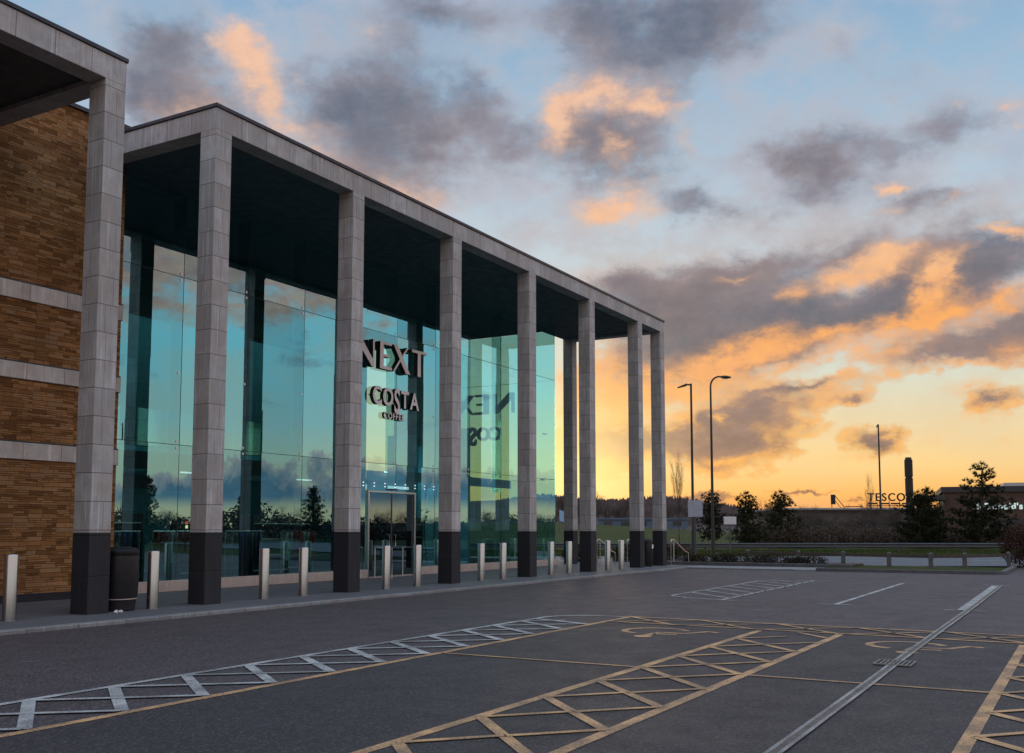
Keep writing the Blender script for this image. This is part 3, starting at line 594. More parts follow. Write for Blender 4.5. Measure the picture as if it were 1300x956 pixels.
for nm, pl, off in caps():
    pts = [[((off+u)*0.87*1.13, v*0.87) for u, v in q] for q in pl]
    mb = MB()
    for q in pts: mb.prism(q, efn, 0.0, 0.18, 0)
    mb.build('letter', M['letter_back'], s3)
font_letters('COSTA', s3, lambda u, v, w: (GX+0.1+w, 22.2+u, 5.4+v), 0.80, 0.05, 0.15, [M['letter_back']], 0.018, {'S': (1.4, -0.2)})

# ---------------------------------------------------------------- bollards, bins and litter on the pavement
bol = thing('bollard', 'steel bollard at the far left edge before the brown stone wall', 'bollard', (10.48, 15.55, 0), 'steel bollards along the pavement edge')
MB().lathe([(0.107,-0.02),(0.107,0.0),(0.107,1.065),(0.104,1.078),(0.095,1.086),(0.0,1.09)], 10.48, 15.55, 28, caps=False).build('post', M['steel'], bol, smooth=True)
MB().lathe([(0.125,-0.01),(0.125,0.008),(0.108,0.012)], 10.48, 15.55, 28, caps=False).build('base_ring', M['steel'], bol, smooth=True)
for x, y, lb in ((13.39,15.52,'steel bollard touching the right side of the tall black litter bin'),
                 (16.51,15.66,'left of two steel bollards in the bay right of the second dark based column'),
                 (17.71,15.60,'right of two steel bollards in the bay before the third column'),
                 (20.71,15.52,'steel bollard standing before the left half of the entrance doors'),
                 (22.15,15.57,'steel bollard standing before the right side of the entrance doors'),
                 (25.53,15.66,'left of two steel bollards in the bay right of the raised shop letters'),
                 (26.69,15.59,'right of two steel bollards in the bay right of the raised shop letters'),
                 (29.97,15.66,'steel bollard just right of the column beside the glass corner'),
                 (31.08,15.54,'steel bollard before the open end bay, left of the doubled columns'),
                 (34.43,15.62,'left of two steel bollards in the open bay past the glass'),
                 (35.37,15.48,'right of two steel bollards in the open bay past the glass')):
    dup(bol, (x, y, 0), label=lb)
bn = thing('litter_bin', 'tall round black litter bin between the nearest column and a bollard', 'litter bin', (12.80, 15.75, 0))
MB().lathe([(0.27,0.0),(0.29,0.02),(0.30,0.14),(0.335,0.30),(0.35,0.6),(0.345,0.9),(0.325,1.02)], 12.80, 15.75, 36).build('body', M['bin_black'], bn, smooth=True)
MB().lathe([(0.306,0.205),(0.325,0.21),(0.327,0.222),(0.318,0.226)], 12.80, 15.75, 36, caps=False).build('trim_band', M['pale_plinth'], bn, smooth=True)
hd = MB().lathe([(0.335,1.02),(0.345,1.04),(0.34,1.10),(0.29,1.15),(0.15,1.175),(0.0,1.18)], 12.80, 15.75, 36, caps=False).build('hood', M['bin_black'], bn, smooth=True)
MB().lathe([(0.3,1.0),(0.3,1.03)], 12.80, 15.75, 24).build('liner', M['dark_frame'], bn)
bx = thing('litter_bin', 'squat black bin behind the tall round one by the nearest column', 'litter bin', (12.95, 16.45, 0))
MB().box(12.72,13.18,16.25,16.65,0.02,1.02).build('body', M['bin_black'], bx, bevel=0.03)
MB().box(12.70,13.20,16.23,16.67,1.021,1.12).build('hood', M['bin_black'], bx, bevel=0.035)
b3 = thing('litter_bin', 'small black bin with a pale emblem between the last two columns', 'litter bin', (38.55, 15.75, 0))
MB().lathe([(0.22,0.0),(0.25,0.05),(0.25,0.85),(0.23,0.95)], 38.55, 15.75, 24).build('body', M['bin_black'], b3, smooth=True)
MB().lathe([(0.255,0.95),(0.25,1.02),(0.16,1.1),(0.0,1.12)], 38.55, 15.75, 24, caps=False).build('hood', M['bin_black'], b3, smooth=True)
MB().box(38.48,38.62,15.486,15.496,0.72,0.88).build('emblem', M['paper'], b3)
r2 = random.Random(5)
for (cx, cy, lb) in ((12.35, 15.25, 'crumpled white paper cup on the kerb by the nearest column'), (12.41, 15.21, 'small crushed white wrapper on the kerb beside the paper cup')):
    mb = MB(); n = 9
    prof = [(0.015,0.0),(0.032,0.012),(0.036,0.03),(0.02,0.045)]
    mb.lathe(prof, cx, cy, n); mb.v = [(x+r2.uniform(-.012,.012), y+r2.uniform(-.012,.012), z+r2.uniform(0,.014)) for x, y, z in mb.v]
    tag(mb.build('litter_paper', M['paper']), lb, 'litter')

# ---------------------------------------------------------------- stock inside the glass
def display_shelf(x, y, lb):
    t = thing('display_shelf', lb, 'shelf', (x, y, 0.03), 'display shelves inside the shop')
    MB().box(x-0.75,x-0.71,y-0.2,y+0.2,0.03,1.9).box(x+0.71,x+0.75,y-0.2,y+0.2,0.03,1.9).box(x-0.71,x+0.71,y+0.17,y+0.2,0.03,1.9).build('frame', M['shop_dark'], t)
    for z in (0.3, 0.75, 1.2, 1.65): MB().box(x-0.705,x+0.705,y-0.19,y+0.165,z,z+0.03).build('shelf', M['shop_white'], t)
    return t
sh = display_shelf(17.0, 21.2, 'display shelf behind the glass left of the second column')
for x, y, lb in ((19.9, 21.4, 'display shelf behind the glass right of the second column'), (22.2, 21.0, 'display shelf behind the glass before the third column'), (24.2, 21.9, 'display shelf inside the glass just left of the doors'), (29.6, 21.3, 'display shelf inside the glass right of the doors')):
    dup(sh, (x, y, 0.03), label=lb)
def rail(x, y, lb):
    t = thing('clothing_rail', lb, 'clothing rail', (x, y, 0.03), 'clothing rails inside the shop')
    MB().tube([(x-0.7,y,0.05),(x-0.7,y,1.45),(x+0.7,y,1.45),(x+0.7,y,0.05)], 0.015, 6).build('bar', M['steel_bright'], t)
    for s in (-.7, .7): MB().box(x+s-0.02, x+s+0.02, y-0.25, y+0.25, 0.03, 0.06).build('foot', M['dark_frame'], t)
    return t
rl = rail(16.7, 20.7, 'clothing rail nearest the brown stone wall inside the glass')
gm = MB().add([(-.16,-.05,0),(.16,-.05,0),(.2,0,-.14),(.17,.0,-.8),(-.17,0,-.8),(-.2,0,-.14),(-.16,.05,0),(.16,.05,0)], [(0,1,2,3,4,5),(7,6,5,4,3,2),(0,6,7,1),(5,6,0),(1,7,2)])
garm = []
for cn in ('cloth_blue','cloth_red','cloth_grey','cloth_pale'):
    me = gm.build('garment', M[cn]); garm.append(me)
    tag(me, 'folded shoulder garment hung on a rail inside the shop glass', 'garment', 'garments hanging inside the shop')
gi = 0
def hang(x, y):
    global gi
    for k in range(7):
        src = garm[(gi*3+k*k) % 4]; o = src if gi < 4 and src.location.x == 0 else dup(src)
        o.location = (x-0.58+k*0.19, y, 1.42); o.rotation_euler = (0, 0, R(80+g.uniform(-14,14))); gi += 1
hang(16.7, 20.7)
for x, y, lb in ((18.6,20.8,'clothing rail behind the second column inside the glass'),(20.9,20.6,'clothing rail behind the left bollard pair inside the glass'),(23.0,20.5,'clothing rail behind the third column inside the glass')):
    dup(rl, (x, y, 0.03), label=lb); hang(x, y)
# ---------------------------------------------------------------- ground, car park, pavement
def asphalt(name, base, worn):
    m = bpy.data.materials.new(name); m.use_nodes = True; b = NB(m.node_tree); p = m.node_tree.nodes['Principled BSDF']
    pos = b.new('ShaderNodeNewGeometry').outputs['Position']
    big = b.noise(pos, 0.22, 5, 0.6); mid = b.noise(pos, 1.7, 5, 0.65); fine = b.noise(pos, 60, 4, 0.75)
    vo = b.new('ShaderNodeTexVoronoi'); b.put(vo.inputs['Vector'], pos); vo.inputs['Scale'].default_value = 55
    col = b.mix(b.mrange(big, 0.35, 0.65), tuple(c*0.86 for c in base)+(1,), tuple(c*1.12 for c in base)+(1,))
    col = b.mix(b.mrange(mid, 0.4, 0.7, 0, 0.35), col, tuple(c*0.72 for c in base)+(1,))
    col = b.mix(b.mrange(fine, 0.40, 0.64, 0, 0.75), col, tuple(c*0.5 for c in base)+(1,))
    st = b.sep(vo.outputs['Color'])[0]
    col = b.mix(b.mrange(st, 0.72, 0.92, 0, 0.7), col, tuple(min(1, c*2.8) for c in base)+(1,))
    lane = b.noise(b.mapping(pos, scale=(0.12, 1.6, 1)), 0.8, 3, 0.5)
    col = b.mix(b.mrange(lane, 0.5, 0.72, 0, worn), col, tuple(c*1.4 for c in base)+(1,))
    oil = b.noise(b.vmath('ADD', pos, (31, 7, 0)), 0.75, 3, 0.5)
    col = b.mix(b.mrange(oil, 0.60, 0.74, 0, 0.55), col, tuple(c*0.45 for c in base)+(1,))
    st2 = b.noise(pos, 22, 3, 0.7)
    col = b.mix(b.mrange(st2, 0.56, 0.74, 0, 0.5), col, tuple(c*1.9 for c in base)+(1,))
    vc = b.new('ShaderNodeTexVoronoi', feature='DISTANCE_TO_EDGE'); vc.inputs['Scale'].default_value = 0.23
    b.put(vc.inputs['Vector'], b.vmath('ADD', pos, b.vmath('SCALE', b.noise(pos, 1.3, 5, 0.7, col=True), scale=0.9)))
    crk = b.math('MULTIPLY', b.mrange(vc.outputs['Distance'], 0.0018, 0.006, 1, 0), b.mrange(big, 0.47, 0.55))
    col = b.mix(b.math('MULTIPLY', crk, 0.6), col, tuple(c*0.3 for c in base)+(1,))
    tyre = b.math('MULTIPLY', b.mrange(b.noise(b.mapping(pos, rot=(0,0,0.22), scale=(0.07, 2.6, 1)), 1.0, 3, 0.5), 0.6, 0.72), b.mrange(mid, 0.4, 0.6))
    col = b.mix(b.math('MULTIPLY', tyre, 0.45), col, tuple(c*0.5 for c in base)+(1,))
    b.put(p.inputs['Base Color'], col)
    b.put(p.inputs['Roughness'], b.mrange(mid, 0.3, 0.7, 0.62, 0.8)); p.inputs['Specular IOR Level'].default_value = 0.45
    bp = b.new('ShaderNodeBump'); bp.inputs['Distance'].default_value = 0.006
    b.put(bp.inputs['Height'], b.math('ADD', fine, b.math('MULTIPLY', vo.outputs['Distance'], -0.6))); b.l.new(bp.outputs[0], p.inputs['Normal'])
    M[name] = m
asphalt('asphalt', (0.061, 0.047, 0.050), 0.35)
asphalt('bay_asphalt', (0.035, 0.028, 0.030), 0.2)
asphalt('road_asphalt', (0.075, 0.085, 0.10), 0.3)
def paint(name, base, wear):
    m = bpy.data.materials.new(name); m.use_nodes = True; t = m.node_tree; b = NB(t); p = t.nodes['Principled BSDF']
    pos = b.new('ShaderNodeNewGeometry').outputs['Position']
    n = b.noise(pos, 45, 5, 0.75); n2 = b.noise(pos, 2.2, 4, 0.6)
    f = b.math('ADD', b.math('MULTIPLY', n, 0.75), b.math('MULTIPLY', n2, 0.55))
    col = b.mix(b.mrange(f, 0.56, 0.76, 0, wear), tuple(base)+(1,), (0.06,0.055,0.06,1))
    col = b.mix(b.mrange(n2, 0.4, 0.7, 0, 0.3), col, tuple(c*0.6 for c in base)+(1,))
    b.put(p.inputs['Base Color'], col); p.inputs['Roughness'].default_value = 0.7; M[name] = m
paint('white_paint', (0.47, 0.47, 0.455), 0.92); paint('orange_paint', (0.60, 0.34, 0.15), 0.9); paint('faint_paint', (0.22, 0.22, 0.23), 0.9)
def pave_mat():
    m = bpy.data.materials.new('paving'); m.use_nodes = True; b = NB(m.node_tree); p = m.node_tree.nodes['Principled BSDF']
    pos = b.new('ShaderNodeNewGeometry').outputs['Position']
    t = b.new('ShaderNodeTexBrick'); b.put(t.inputs['Vector'], pos); t.inputs['Scale'].default_value = 1
    t.inputs['Brick Width'].default_value = 0.6; t.inputs['Row Height'].default_value = 0.45; t.inputs['Mortar Size'].default_value = 0.005
    t.inputs['Color1'].default_value = (0.105,0.108,0.118,1); t.inputs['Color2'].default_value = (0.13,0.13,0.14,1); t.inputs['Mortar'].default_value = (0.05,0.05,0.055,1)
    col = b.mix(b.mrange(b.noise(pos, 0.9, 5, 0.6), 0.35, 0.7, 0, 0.5), t.outputs[0], (0.075,0.075,0.082,1))
    col = b.mix(b.mrange(b.noise(pos, 70, 3, 0.6), 0.45, 0.7, 0, 0.3), col, (0.06,0.06,0.065,1))
    b.put(p.inputs['Base Color'], col); p.inputs['Roughness'].default_value = 0.75; M['paving'] = m
pave_mat()
stone_mat('kerb', (0.25,0.265,0.27), None, 0.914)
mat('kerb_dark', (0.085,0.085,0.09), 0.85, var=0.25, vscale=2.0)
mat('drain_metal', (0.24,0.235,0.22), 0.55, 0.5, var=0.3, vscale=12)
paint('drain_pale', (0.36,0.34,0.32), 0.85); mat('drain_rust', (0.12,0.10,0.085), 0.9, var=0.4, vscale=9); mat('drain_shade', (0.02,0.02,0.02), 0.9)
ZA = -0.06
tag(MB().box(-60, 38.5, -60, 14.0, ZA-0.05, ZA).build('car_park_surface', M['asphalt']), kind='structure')
# pavement with a pale flush kerb along the shop
tag(MB().box(-40, 47, 14.25, 31, -0.3, -0.004).build('pavement', M['paving']), kind='structure')
tag(MB().box(-40, 38.49, 14.02, 14.247, -0.3, 0.0).build('kerb', M['kerb'], bevel=0.012), kind='structure')
tag(MB().box(38.502, 40.6, 9.0, 14.24, -0.3, -0.003).build('kerb', M['kerb'], bevel=0.012), kind='structure')
L1, L2, L3 = ZA+0.004, ZA+0.008, ZA+0.012
tag(MB().quad((10.72,-6.0,L1),(16.75,-6.0,L1),(16.75,7.2,L1),(10.72,7.2,L1)).quad((-8,-6.0,L1),(10.72,-6.0,L1),(10.72,7.2,L1),(-8,7.2,L1)).build('bay_surface', M['bay_asphalt']), kind='structure')
class Strip:
    def __init__(s, z): s.mb = MB(); s.z = z
    def line(s, p, q, w):
        p, q = Vector(p), Vector(q); d = (q-p).normalized(); n = Vector((-d.y, d.x))*w/2
        s.mb.quad(*[(a.x, a.y, s.z) for a in (p-n, q-n, q+n, p+n)]); return s
    def poly(s, pts, w):
        pts = [Vector(p) for p in pts]; L = []; Rr = []
        for i, p in enumerate(pts):
            d = (pts[min(i+1, len(pts)-1)]-pts[max(i-1, 0)]).normalized(); n = Vector((-d.y, d.x))*w/2
            L.append(p+n); Rr.append(p-n)
        for i in range(len(pts)-1): s.mb.quad(*[(a.x, a.y, s.z) for a in (Rr[i], Rr[i+1], L[i+1], L[i])])
        return s
    def out(s, name, m): return tag(s.mb.build(name, M[m]), kind='structure')
def arc(cx, cy, r, a0, a1, n=10): return [(cx+r*math.cos(R(a0+(a1-a0)*i/n)), cy+r*math.sin(R(a0+(a1-a0)*i/n))) for i in range(n+1)]
# white hatched strip beside the bays
s = Strip(L2); s.poly([(-10,8.5),(15.95,8.5)]+arc(15.95,7.7,0.8,90,5)+[(16.77,7.28)], 0.10); s.out('white_border_line', 'white_paint')
wh = Strip(L3); wt = Strip(L3+0.003)
for k in range(-12, 8):
    xo = 9.60+0.918*k; xi = xo-0.86
    hi = min(xo, 15.6)
    wh.line((xi, 7.27), (hi, 8.45), 0.115)
    m_next = (xi+xo)/2+0.918
    if k < 7:
        wt.line((xo, 8.44), (m_next, 7.86), 0.085)
        wt.line(((xi+xo)/2, 7.86), (xi+0.918, 7.29), 0.085)
wh.out('white_hatching', 'white_paint'); wt.out('white_hatching', 'white_paint')
# orange bays
def orange(p, q, w=0.10, z=L2, m='orange_paint'): Strip(z).line(p, q, w).out('orange_bay_line', m)
orange((-8,7.2),(16.84,7.2),0.11); orange((-8,4.5),(15.53,4.5),0.11); orange((-8,3.3),(15.55,3.3),0.11)
orange((-8,0.86),(15.35,0.86),0.11); orange((-8,-0.34),(15.35,-0.34),0.11)
orange((16.82,7.2),(16.45,-6),0.10,L3); orange((15.80,7.15),(15.30,-6),0.10,L3)
for (y0, y1) in ((7.15,4.55),(3.25,0.91),(-0.4,-3)): orange((10.75,y0),(10.75,y1),0.07,L3)
hb = Strip(L3+0.003)
for k in range(0, 10):
    y = 7.19-1.3*k; hb.line((16.8-0.03*k, y), (15.66-0.04*k, y-1.26), 0.085)
    if k < 9: hb.line((15.72-0.04*k, y-0.02), (16.72-0.03*k, y-1.28), 0.06)
hb.out('orange_hatching', 'orange_paint')
def cross(y0, y1, xs0):      # hatched strip between two bays
    t1 = Strip(L3); t2 = Strip(L3+0.003)
    for k in range(-13, 5):
        x = 10.75+1.16*k
        if x > 15.3: continue
        t1.line((x+0.0, y0-0.04), (x-1.14, y1+0.04), 0.10)
        if x+1.16 < 15.4:
            t2.line((x, y0-0.04), (x+0.02-0.57+1.16, (y0+y1)/2), 0.075); t2.line((x-0.57, (y0+y1)/2), (x-1.14+1.16, y1+0.04), 0.075)
    t1.line((15.5, y0-0.6), (14.9, y1+0.05), 0.09)
    t1.out('orange_hatching', 'orange_paint'); t2.out('orange_hatching', 'orange_paint')
cross(4.5, 3.3, 0); cross(0.86, -0.34, 0)
# wheelchair symbols: head, back and seat, footrest, wheel arc
def wheelchair(cx, cy, lb=None):
    s = Strip(L2)
    # -X is up the symbol
    P = lambda u, v: (cx-v, cy-u)
    s.poly([P(0.07*math.cos(a)-0.0, 0.66+0.07*math.sin(a)) for a in [2*math.pi*i/12 for i in range(13)]], 0.14)
    s.poly([P(-0.02,0.48), P(0.0,0.05), P(0.42,0.0), P(0.62,-0.42), P(0.80,-0.34)], 0.12)
    s.poly([P(0.0,0.26), P(0.36,0.24)], 0.10)
    s.poly([P(-0.12+0.48*math.cos(R(a)), -0.14+0.46*math.sin(R(a))) for a in range(108, 340, 12)], 0.11)
    return s.out('wheelchair_symbol', 'orange_paint')
wheelchair(14.55, 5.75); wheelchair(14.4, 2.1)
# white bays beyond
s = Strip(L2)
s.line((21.67,4.68),(31.3,4.80),0.11).line((21.67,5.0),(21.67,4.28),0.09).line((31.2,4.98),(31.2,4.38),0.08); s.out('white_bay_line', 'white_paint')
s = Strip(L2); s.line((21.3,2.245),(30.9,2.38),0.17).line((21.31,2.55),(21.31,1.84),0.09).line((31.2,2.72),(31.2,2.03),0.07); s.out('white_bay_line', 'white_paint')
s = Strip(L1); s.line((26.88,7.12),(26.2,0.5),0.07).line((26.2,0.5),(25.8,-8),0.07); s.out('faint_bay_line', 'faint_paint')
s = Strip(L2)
s.poly([(21.8,6.8),(21.8,7.15),(22.1,8.1)]+arc(22.9,8.05,0.62,165,95,6)+[(29.8,8.78)]+arc(30.2,8.15,0.65,90,20,5)+[(31.5,7.4),(31.5,6.9)], 0.09)
s.line((21.85,7.16),(31.5,7.4),0.10)
for k in range(9):
    x = 22.5+1.02*k; s.line((x,7.2),(x+1.55,8.66),0.10) if x < 30 else s.line((x,7.2),(31.2,8.0),0.10)
s.out('white_hatching', 'white_paint')
Strip(L1).line((34.6,11.3),(35.0,10.6),0.1).out('faint_bay_line', 'faint_paint')
Strip(L1).line((7.55,11.0),(7.75,10.9),0.05).out('faint_bay_line', 'faint_paint')
# slot drain and its grate
pts = [(-6,1.86),(10.9,2.02),(12.8,2.05),(16.65,2.085),(21.3,2.12),(31.0,2.245)]
dr = thing('drain_channel', 'narrow steel slot drain running straight across the car park bays', 'drain', (12, 2.05, ZA))
for off, w, m, z, nm in ((0.042,0.034,'drain_pale',L3+0.006,'edge_bar'),(-0.042,0.034,'drain_pale',L3+0.006,'edge_bar'),(0.0,0.049,'drain_rust',L3+0.004,'slot')):
    st = Strip(z); st.poly([(x, y+off) for x, y in pts], w); st.mb.build(nm, M[m], dr)
gt = thing('drain_grate', 'rectangular slatted metal drain grate over the slot drain', 'drain grate', (12.5, 2.05, ZA))
gz = L3+0.012; gx0, gx1, gy0, gy1 = 12.28, 12.72, 1.84, 2.25
MB().box(gx0+.002,gx1-.002,gy0+.002,gy1-.002,ZA-0.02,gz-0.008).build('gap_shade', M['drain_shade'], gt)  # solid dark block; shade of the open gaps is put into its colour
MB().box(gx0,gx0+.02,gy0,gy1,gz-.008,gz+.004).box(gx1-.02,gx1,gy0,gy1,gz-.008,gz+.004).box(gx0+.021,gx1-.021,gy0,gy0+.015,gz-.008,gz+.004).box(gx0+.021,gx1-.021,gy1-.015,gy1,gz-.008,gz+.004).build('frame', M['drain_metal'], gt)
for i in range(7):
    y = gy0+0.052+i*0.047; MB().box(gx0+.021,gx1-.021,y,y+0.014,gz-.007,gz+.003).build('bar', M['drain_metal'], gt)
# ---------------------------------------------------------------- land beyond the car park
def sstep(a, b, x):
    t = max(0, min(1, (x-a)/(b-a))); return t*t*(3-2*t)
def ground_z(r, d):
    base = -0.14
    if d > 62:
        lift = sstep(74, 175, d)*2.5*(1-sstep(8, 45, r)*0.75)
        hill = sstep(330, 700, d)*(13 + 5*math.sin(r*0.011+1.0) - 6*sstep(60, 260, r))
        base += sstep(62, 66, d)*0.12 + lift + hill
    return base
def ground_mat():
    m = bpy.data.materials.new('ground'); m.use_nodes = True; b = NB(m.node_tree); p = m.node_tree.nodes['Principled BSDF']
    pos = b.new('ShaderNodeNewGeometry').outputs['Position']
    n = b.noise(pos, 0.15, 6, 0.65); f = b.noise(pos, 9, 5, 0.7)
    col = b.mix(b.mrange(n, 0.35, 0.65), (0.036,0.056,0.017,1), (0.060,0.070,0.025,1))
    col = b.mix(b.mrange(f, 0.4, 0.7, 0, 0.6), col, (0.03,0.035,0.013,1))
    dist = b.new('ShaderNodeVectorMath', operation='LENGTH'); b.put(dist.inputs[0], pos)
    col = b.mix(b.mrange(dist.outputs['Value'], 230, 400, 0, 0.9), col, (0.085,0.070,0.066,1))  # painted haze: far ground fades to mauve with distance
    b.put(p.inputs['Base Color'], col); p.inputs['Roughness'].default_value = 0.95; p.inputs['Specular IOR Level'].default_value = 0.1
    bp = b.new('ShaderNodeBump'); bp.inputs['Distance'].default_value = 0.08; b.put(bp.inputs['Height'], f); b.l.new(bp.outputs[0], p.inputs['Normal'])
    M['ground'] = m
ground_mat()
ds = [-2500,-600,-200,-60,0,20,40,52,58,62,63,64,65,66,70,74,80,90,100,112,125,140,155,175,200,240,290,330,370,420,470,520,570,620,700,800,1200,2600]
rs = [-2500,-1200,-700,-450,-300,-220,-160,-120,-90,-70,-50,-35,-22,-10,0,8,14,20,26,32,38,45,55,70,90,120,160,220,300,450,700,1200,2500]
mb = MB()
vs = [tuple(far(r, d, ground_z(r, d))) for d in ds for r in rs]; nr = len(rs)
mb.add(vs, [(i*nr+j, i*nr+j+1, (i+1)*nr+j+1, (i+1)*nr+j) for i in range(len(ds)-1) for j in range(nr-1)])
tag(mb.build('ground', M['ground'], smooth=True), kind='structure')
tag(MB().quad(far(-60,43.5,-0.075), far(90,43.5,-0.075), far(90,59.5,-0.075), far(-60,59.5,-0.075)).build('road', M['road_asphalt']), kind='structure')
s = MB()
for i in range(-4, 12): 
    r = -2+i*6.0; s.quad(far(r,51,-0.068), far(r+3.2,51,-0.068), far(r+3.2,51.14,-0.068), far(r,51.14,-0.068))
tag(s.build('road_centre_line', M['white_paint']), kind='structure')
for d in (44.2, 58.7): tag(MB().quad(far(-60,d,-0.068), far(90,d,-0.068), far(90,d+.12,-0.068), far(-60,d+.12,-0.068)).build('road_edge_line', M['faint_paint']), kind='structure')
tag(MB().box(38.502, 46.5, -60, 2.6, ZA-0.05, ZA-0.001).build('car_park_surface', M['asphalt']), kind='structure')
# kerbs and the narrow verge with bark
mat('bark', (0.045,0.032,0.022), 0.95, var=0.4, vscale=6, bump=0.02, bscale=30)
tag(MB().box(38.502, 38.66, 2.9, 8.99, -0.3, 0.06).build('kerb', M['kerb_dark'], bevel=0.012), kind='structure')
tag(MB().prism([(38.502,2.9),(38.55,2.75),(38.75,2.62),(44.4,2.62),(44.4,2.8),(38.8,2.8),(38.7,2.9)], lambda u,v,t:(u,v,t), -0.3, 0.055).build('kerb', M['kerb_dark']), kind='structure')
tag(MB().box(38.67, 43.6, 2.82, 8.99, -0.3, 0.02).build('verge', M['ground']), kind='structure')
tag(MB().box(40.9, 41.1, 8.2, 16.6, -0.3, 0.13).build('kerb', M['kerb_dark'], bevel=0.012), kind='structure')
tag(MB().box(41.102, 43.4, 8.2, 16.6, -0.3, 0.10).build('planting_bed', M['bark']), kind='structure')

# ---------------------------------------------------------------- street furniture
mat('galv', (0.075,0.08,0.09), 0.5, 0.4, var=0.15, vscale=3); mat('timber', (0.065,0.052,0.042), 0.85, var=0.3, vscale=8, stain=0.4)
mat('post_grey', (0.085,0.083,0.085), 0.8, var=0.25, vscale=6); mat('pole_dark', (0.03,0.03,0.028), 0.6, 0.2); mat('lens', (0.25,0.25,0.25), 0.3)
gr = thing('guard_rail', 'long steel crash barrier along the far side of the road', 'guard rail', far(30, 66, 0))
prof = [(0.0,0.40),(0.05,0.43),(0.05,0.48),(0.0,0.53),(0.0,0.57),(0.05,0.62),(0.05,0.67),(0.0,0.70),(-0.012,0.70),(-0.012,0.40)]
a, b_ = far(-45,66), far(38.5,66); nrm = far(0,65)-far(0,66)
MB().prism([(u, v) for u, v in prof], lambda u, v, t: tuple(a + (b_-a)*t + nrm*u + Vector((0,0,v-0.1))), 0, 1).build('rail', M['galv'], gr)
for i in range(20):
    r = -42+i*4.2; q = far(r, 66.1); MB().box(q.x-.06,q.x+.06,q.y-.06,q.y+.06,-0.15,0.60).build('post', M['galv'], gr)
fp = [(48.2,11.2),(46.6,9.4),(44.99,8.38),(43.39,6.94),(42.01,5.37),(42.97,4.45),(46.27,2.58),(49.5,0.7)]
fp = [(44.6,13.4),(43.6,10.9),(42.9,8.9),(42.2,7.0),(41.7,5.4),(42.6,4.3),(45.3,2.95),(48.6,1.0)]
tf = thing('knee_rail_fence', 'low timber knee rail fence with stout posts bending round the verge corner', 'fence', (42, 5.4, 0))
for (x, y) in fp:
    MB().box(x-.075,x+.075,y-.075,y+.075,-0.2,0.56).add([(x-.075,y-.075,.5601),(x+.075,y-.075,.5601),(x+.075,y+.075,.5601),(x-.075,y+.075,.5601),(x,y,.62)],[(0,1,4),(1,2,4),(2,3,4),(3,0,4)]).build('post', M['post_grey'], tf)
for i in range(len(fp)-1):
    p, q = Vector(fp[i]+(0.46,)), Vector(fp[i+1]+(0.46,)); d = (q-p).normalized(); n = Vector((-d.y,d.x,0))*0.04
    e = d*0.08
    MB().add([tuple(k) for k in (p+e-n-Vector((0,0,.06)), q-e-n-Vector((0,0,.06)), q-e+n-Vector((0,0,.06)), p+e+n-Vector((0,0,.06)), p+e-n+Vector((0,0,.06)), q-e-n+Vector((0,0,.06)), q-e+n+Vector((0,0,.06)), p+e+n+Vector((0,0,.06)))],
             [(0,3,2,1),(4,5,6,7),(0,1,5,4),(1,2,6,5),(2,3,7,6),(3,0,4,7)]).build('rail', M['timber'], tf)
def lamp(name, label, r, d, top, reach, flat, group=None):
    q = far(r, d); z0 = ground_z(r, d)-0.05
    t = thing(name, label, 'street lamp', (q.x, q.y, z0), group)
    MB().tube([(q.x,q.y,z0),(q.x,q.y,z0+1.6)], 0.12, 10).build('pole_base', M['pole_dark'], t, smooth=True)
    side = far(1,0)
    if flat:
        MB().tube([(q.x,q.y,z0+1.601),(q.x,q.y,top)], [0.085,0.06], 10).build('pole', M['pole_dark'], t, smooth=True)
        e = q + side*reach
        MB().tube([(q.x,q.y,top-0.08), tuple(q+side*reach*0.35+Vector((0,0,top-0.06)))], 0.05, 8).build('arm', M['pole_dark'], t)
        h = q + side*reach*0.35
        f = far(0,1)
        P = [h+Vector((0,0,top-0.15)), e+Vector((0,0,top-0.28)), e+Vector((0,0,top-0.22)), h+Vector((0,0,top-0.0))]
        MB().add([tuple(p-f*0.14) for p in P]+[tuple(p+f*0.14) for p in P], [(0,1,2,3),(7,6,5,4),(0,4,5,1),(1,5,6,2),(2,6,7,3),(3,7,4,0)]).build('lamp_head', M['pole_dark'], t)
    else:
        pts = [(q.x,q.y,z0+1.601),(q.x,q.y,top-0.75)]
        for i in range(1, 7):
            an = i/6*math.pi/2; pts.append(tuple(q + side*(0.55*(1-math.cos(an))) + Vector((0,0,top-0.75+0.6*math.sin(an)))))
        MB().tube(pts, [0.09]+[0.055]*(len(pts)-1), 10).build('pole', M['pole_dark'], t, smooth=True)
        h = q + side*0.5; prof = [0.03,0.07,0.10,0.09,0.04]
        MB().tube([tuple(h+side*k*reach/4+Vector((0,0,top-0.16-0.01*k))) for k in range(5)], prof, 10).build('lamp_head', M['pole_dark'], t, smooth=True)
        MB().tube([tuple(h+side*k*reach/4+Vector((0,0,top-0.21-0.01*k))) for k in (1,2,3)], [.05,.07,.05], 8).build('lens', M['lens'], t, smooth=True)
    return t
lamp('street_lamp', 'tall lamp post with a flat angled head pointing left behind the blank board', 10.73, 60, 10.2, -0.8, True)
lamp('street_lamp', 'tallest curved lamp post with a small head leaning right', 12.0, 60.5, 10.85, 0.75, False)
t = lamp('street_lamp', 'slim lamp post standing before the supermarket letters', 31.0, 85, 10.35, -0.14, True)
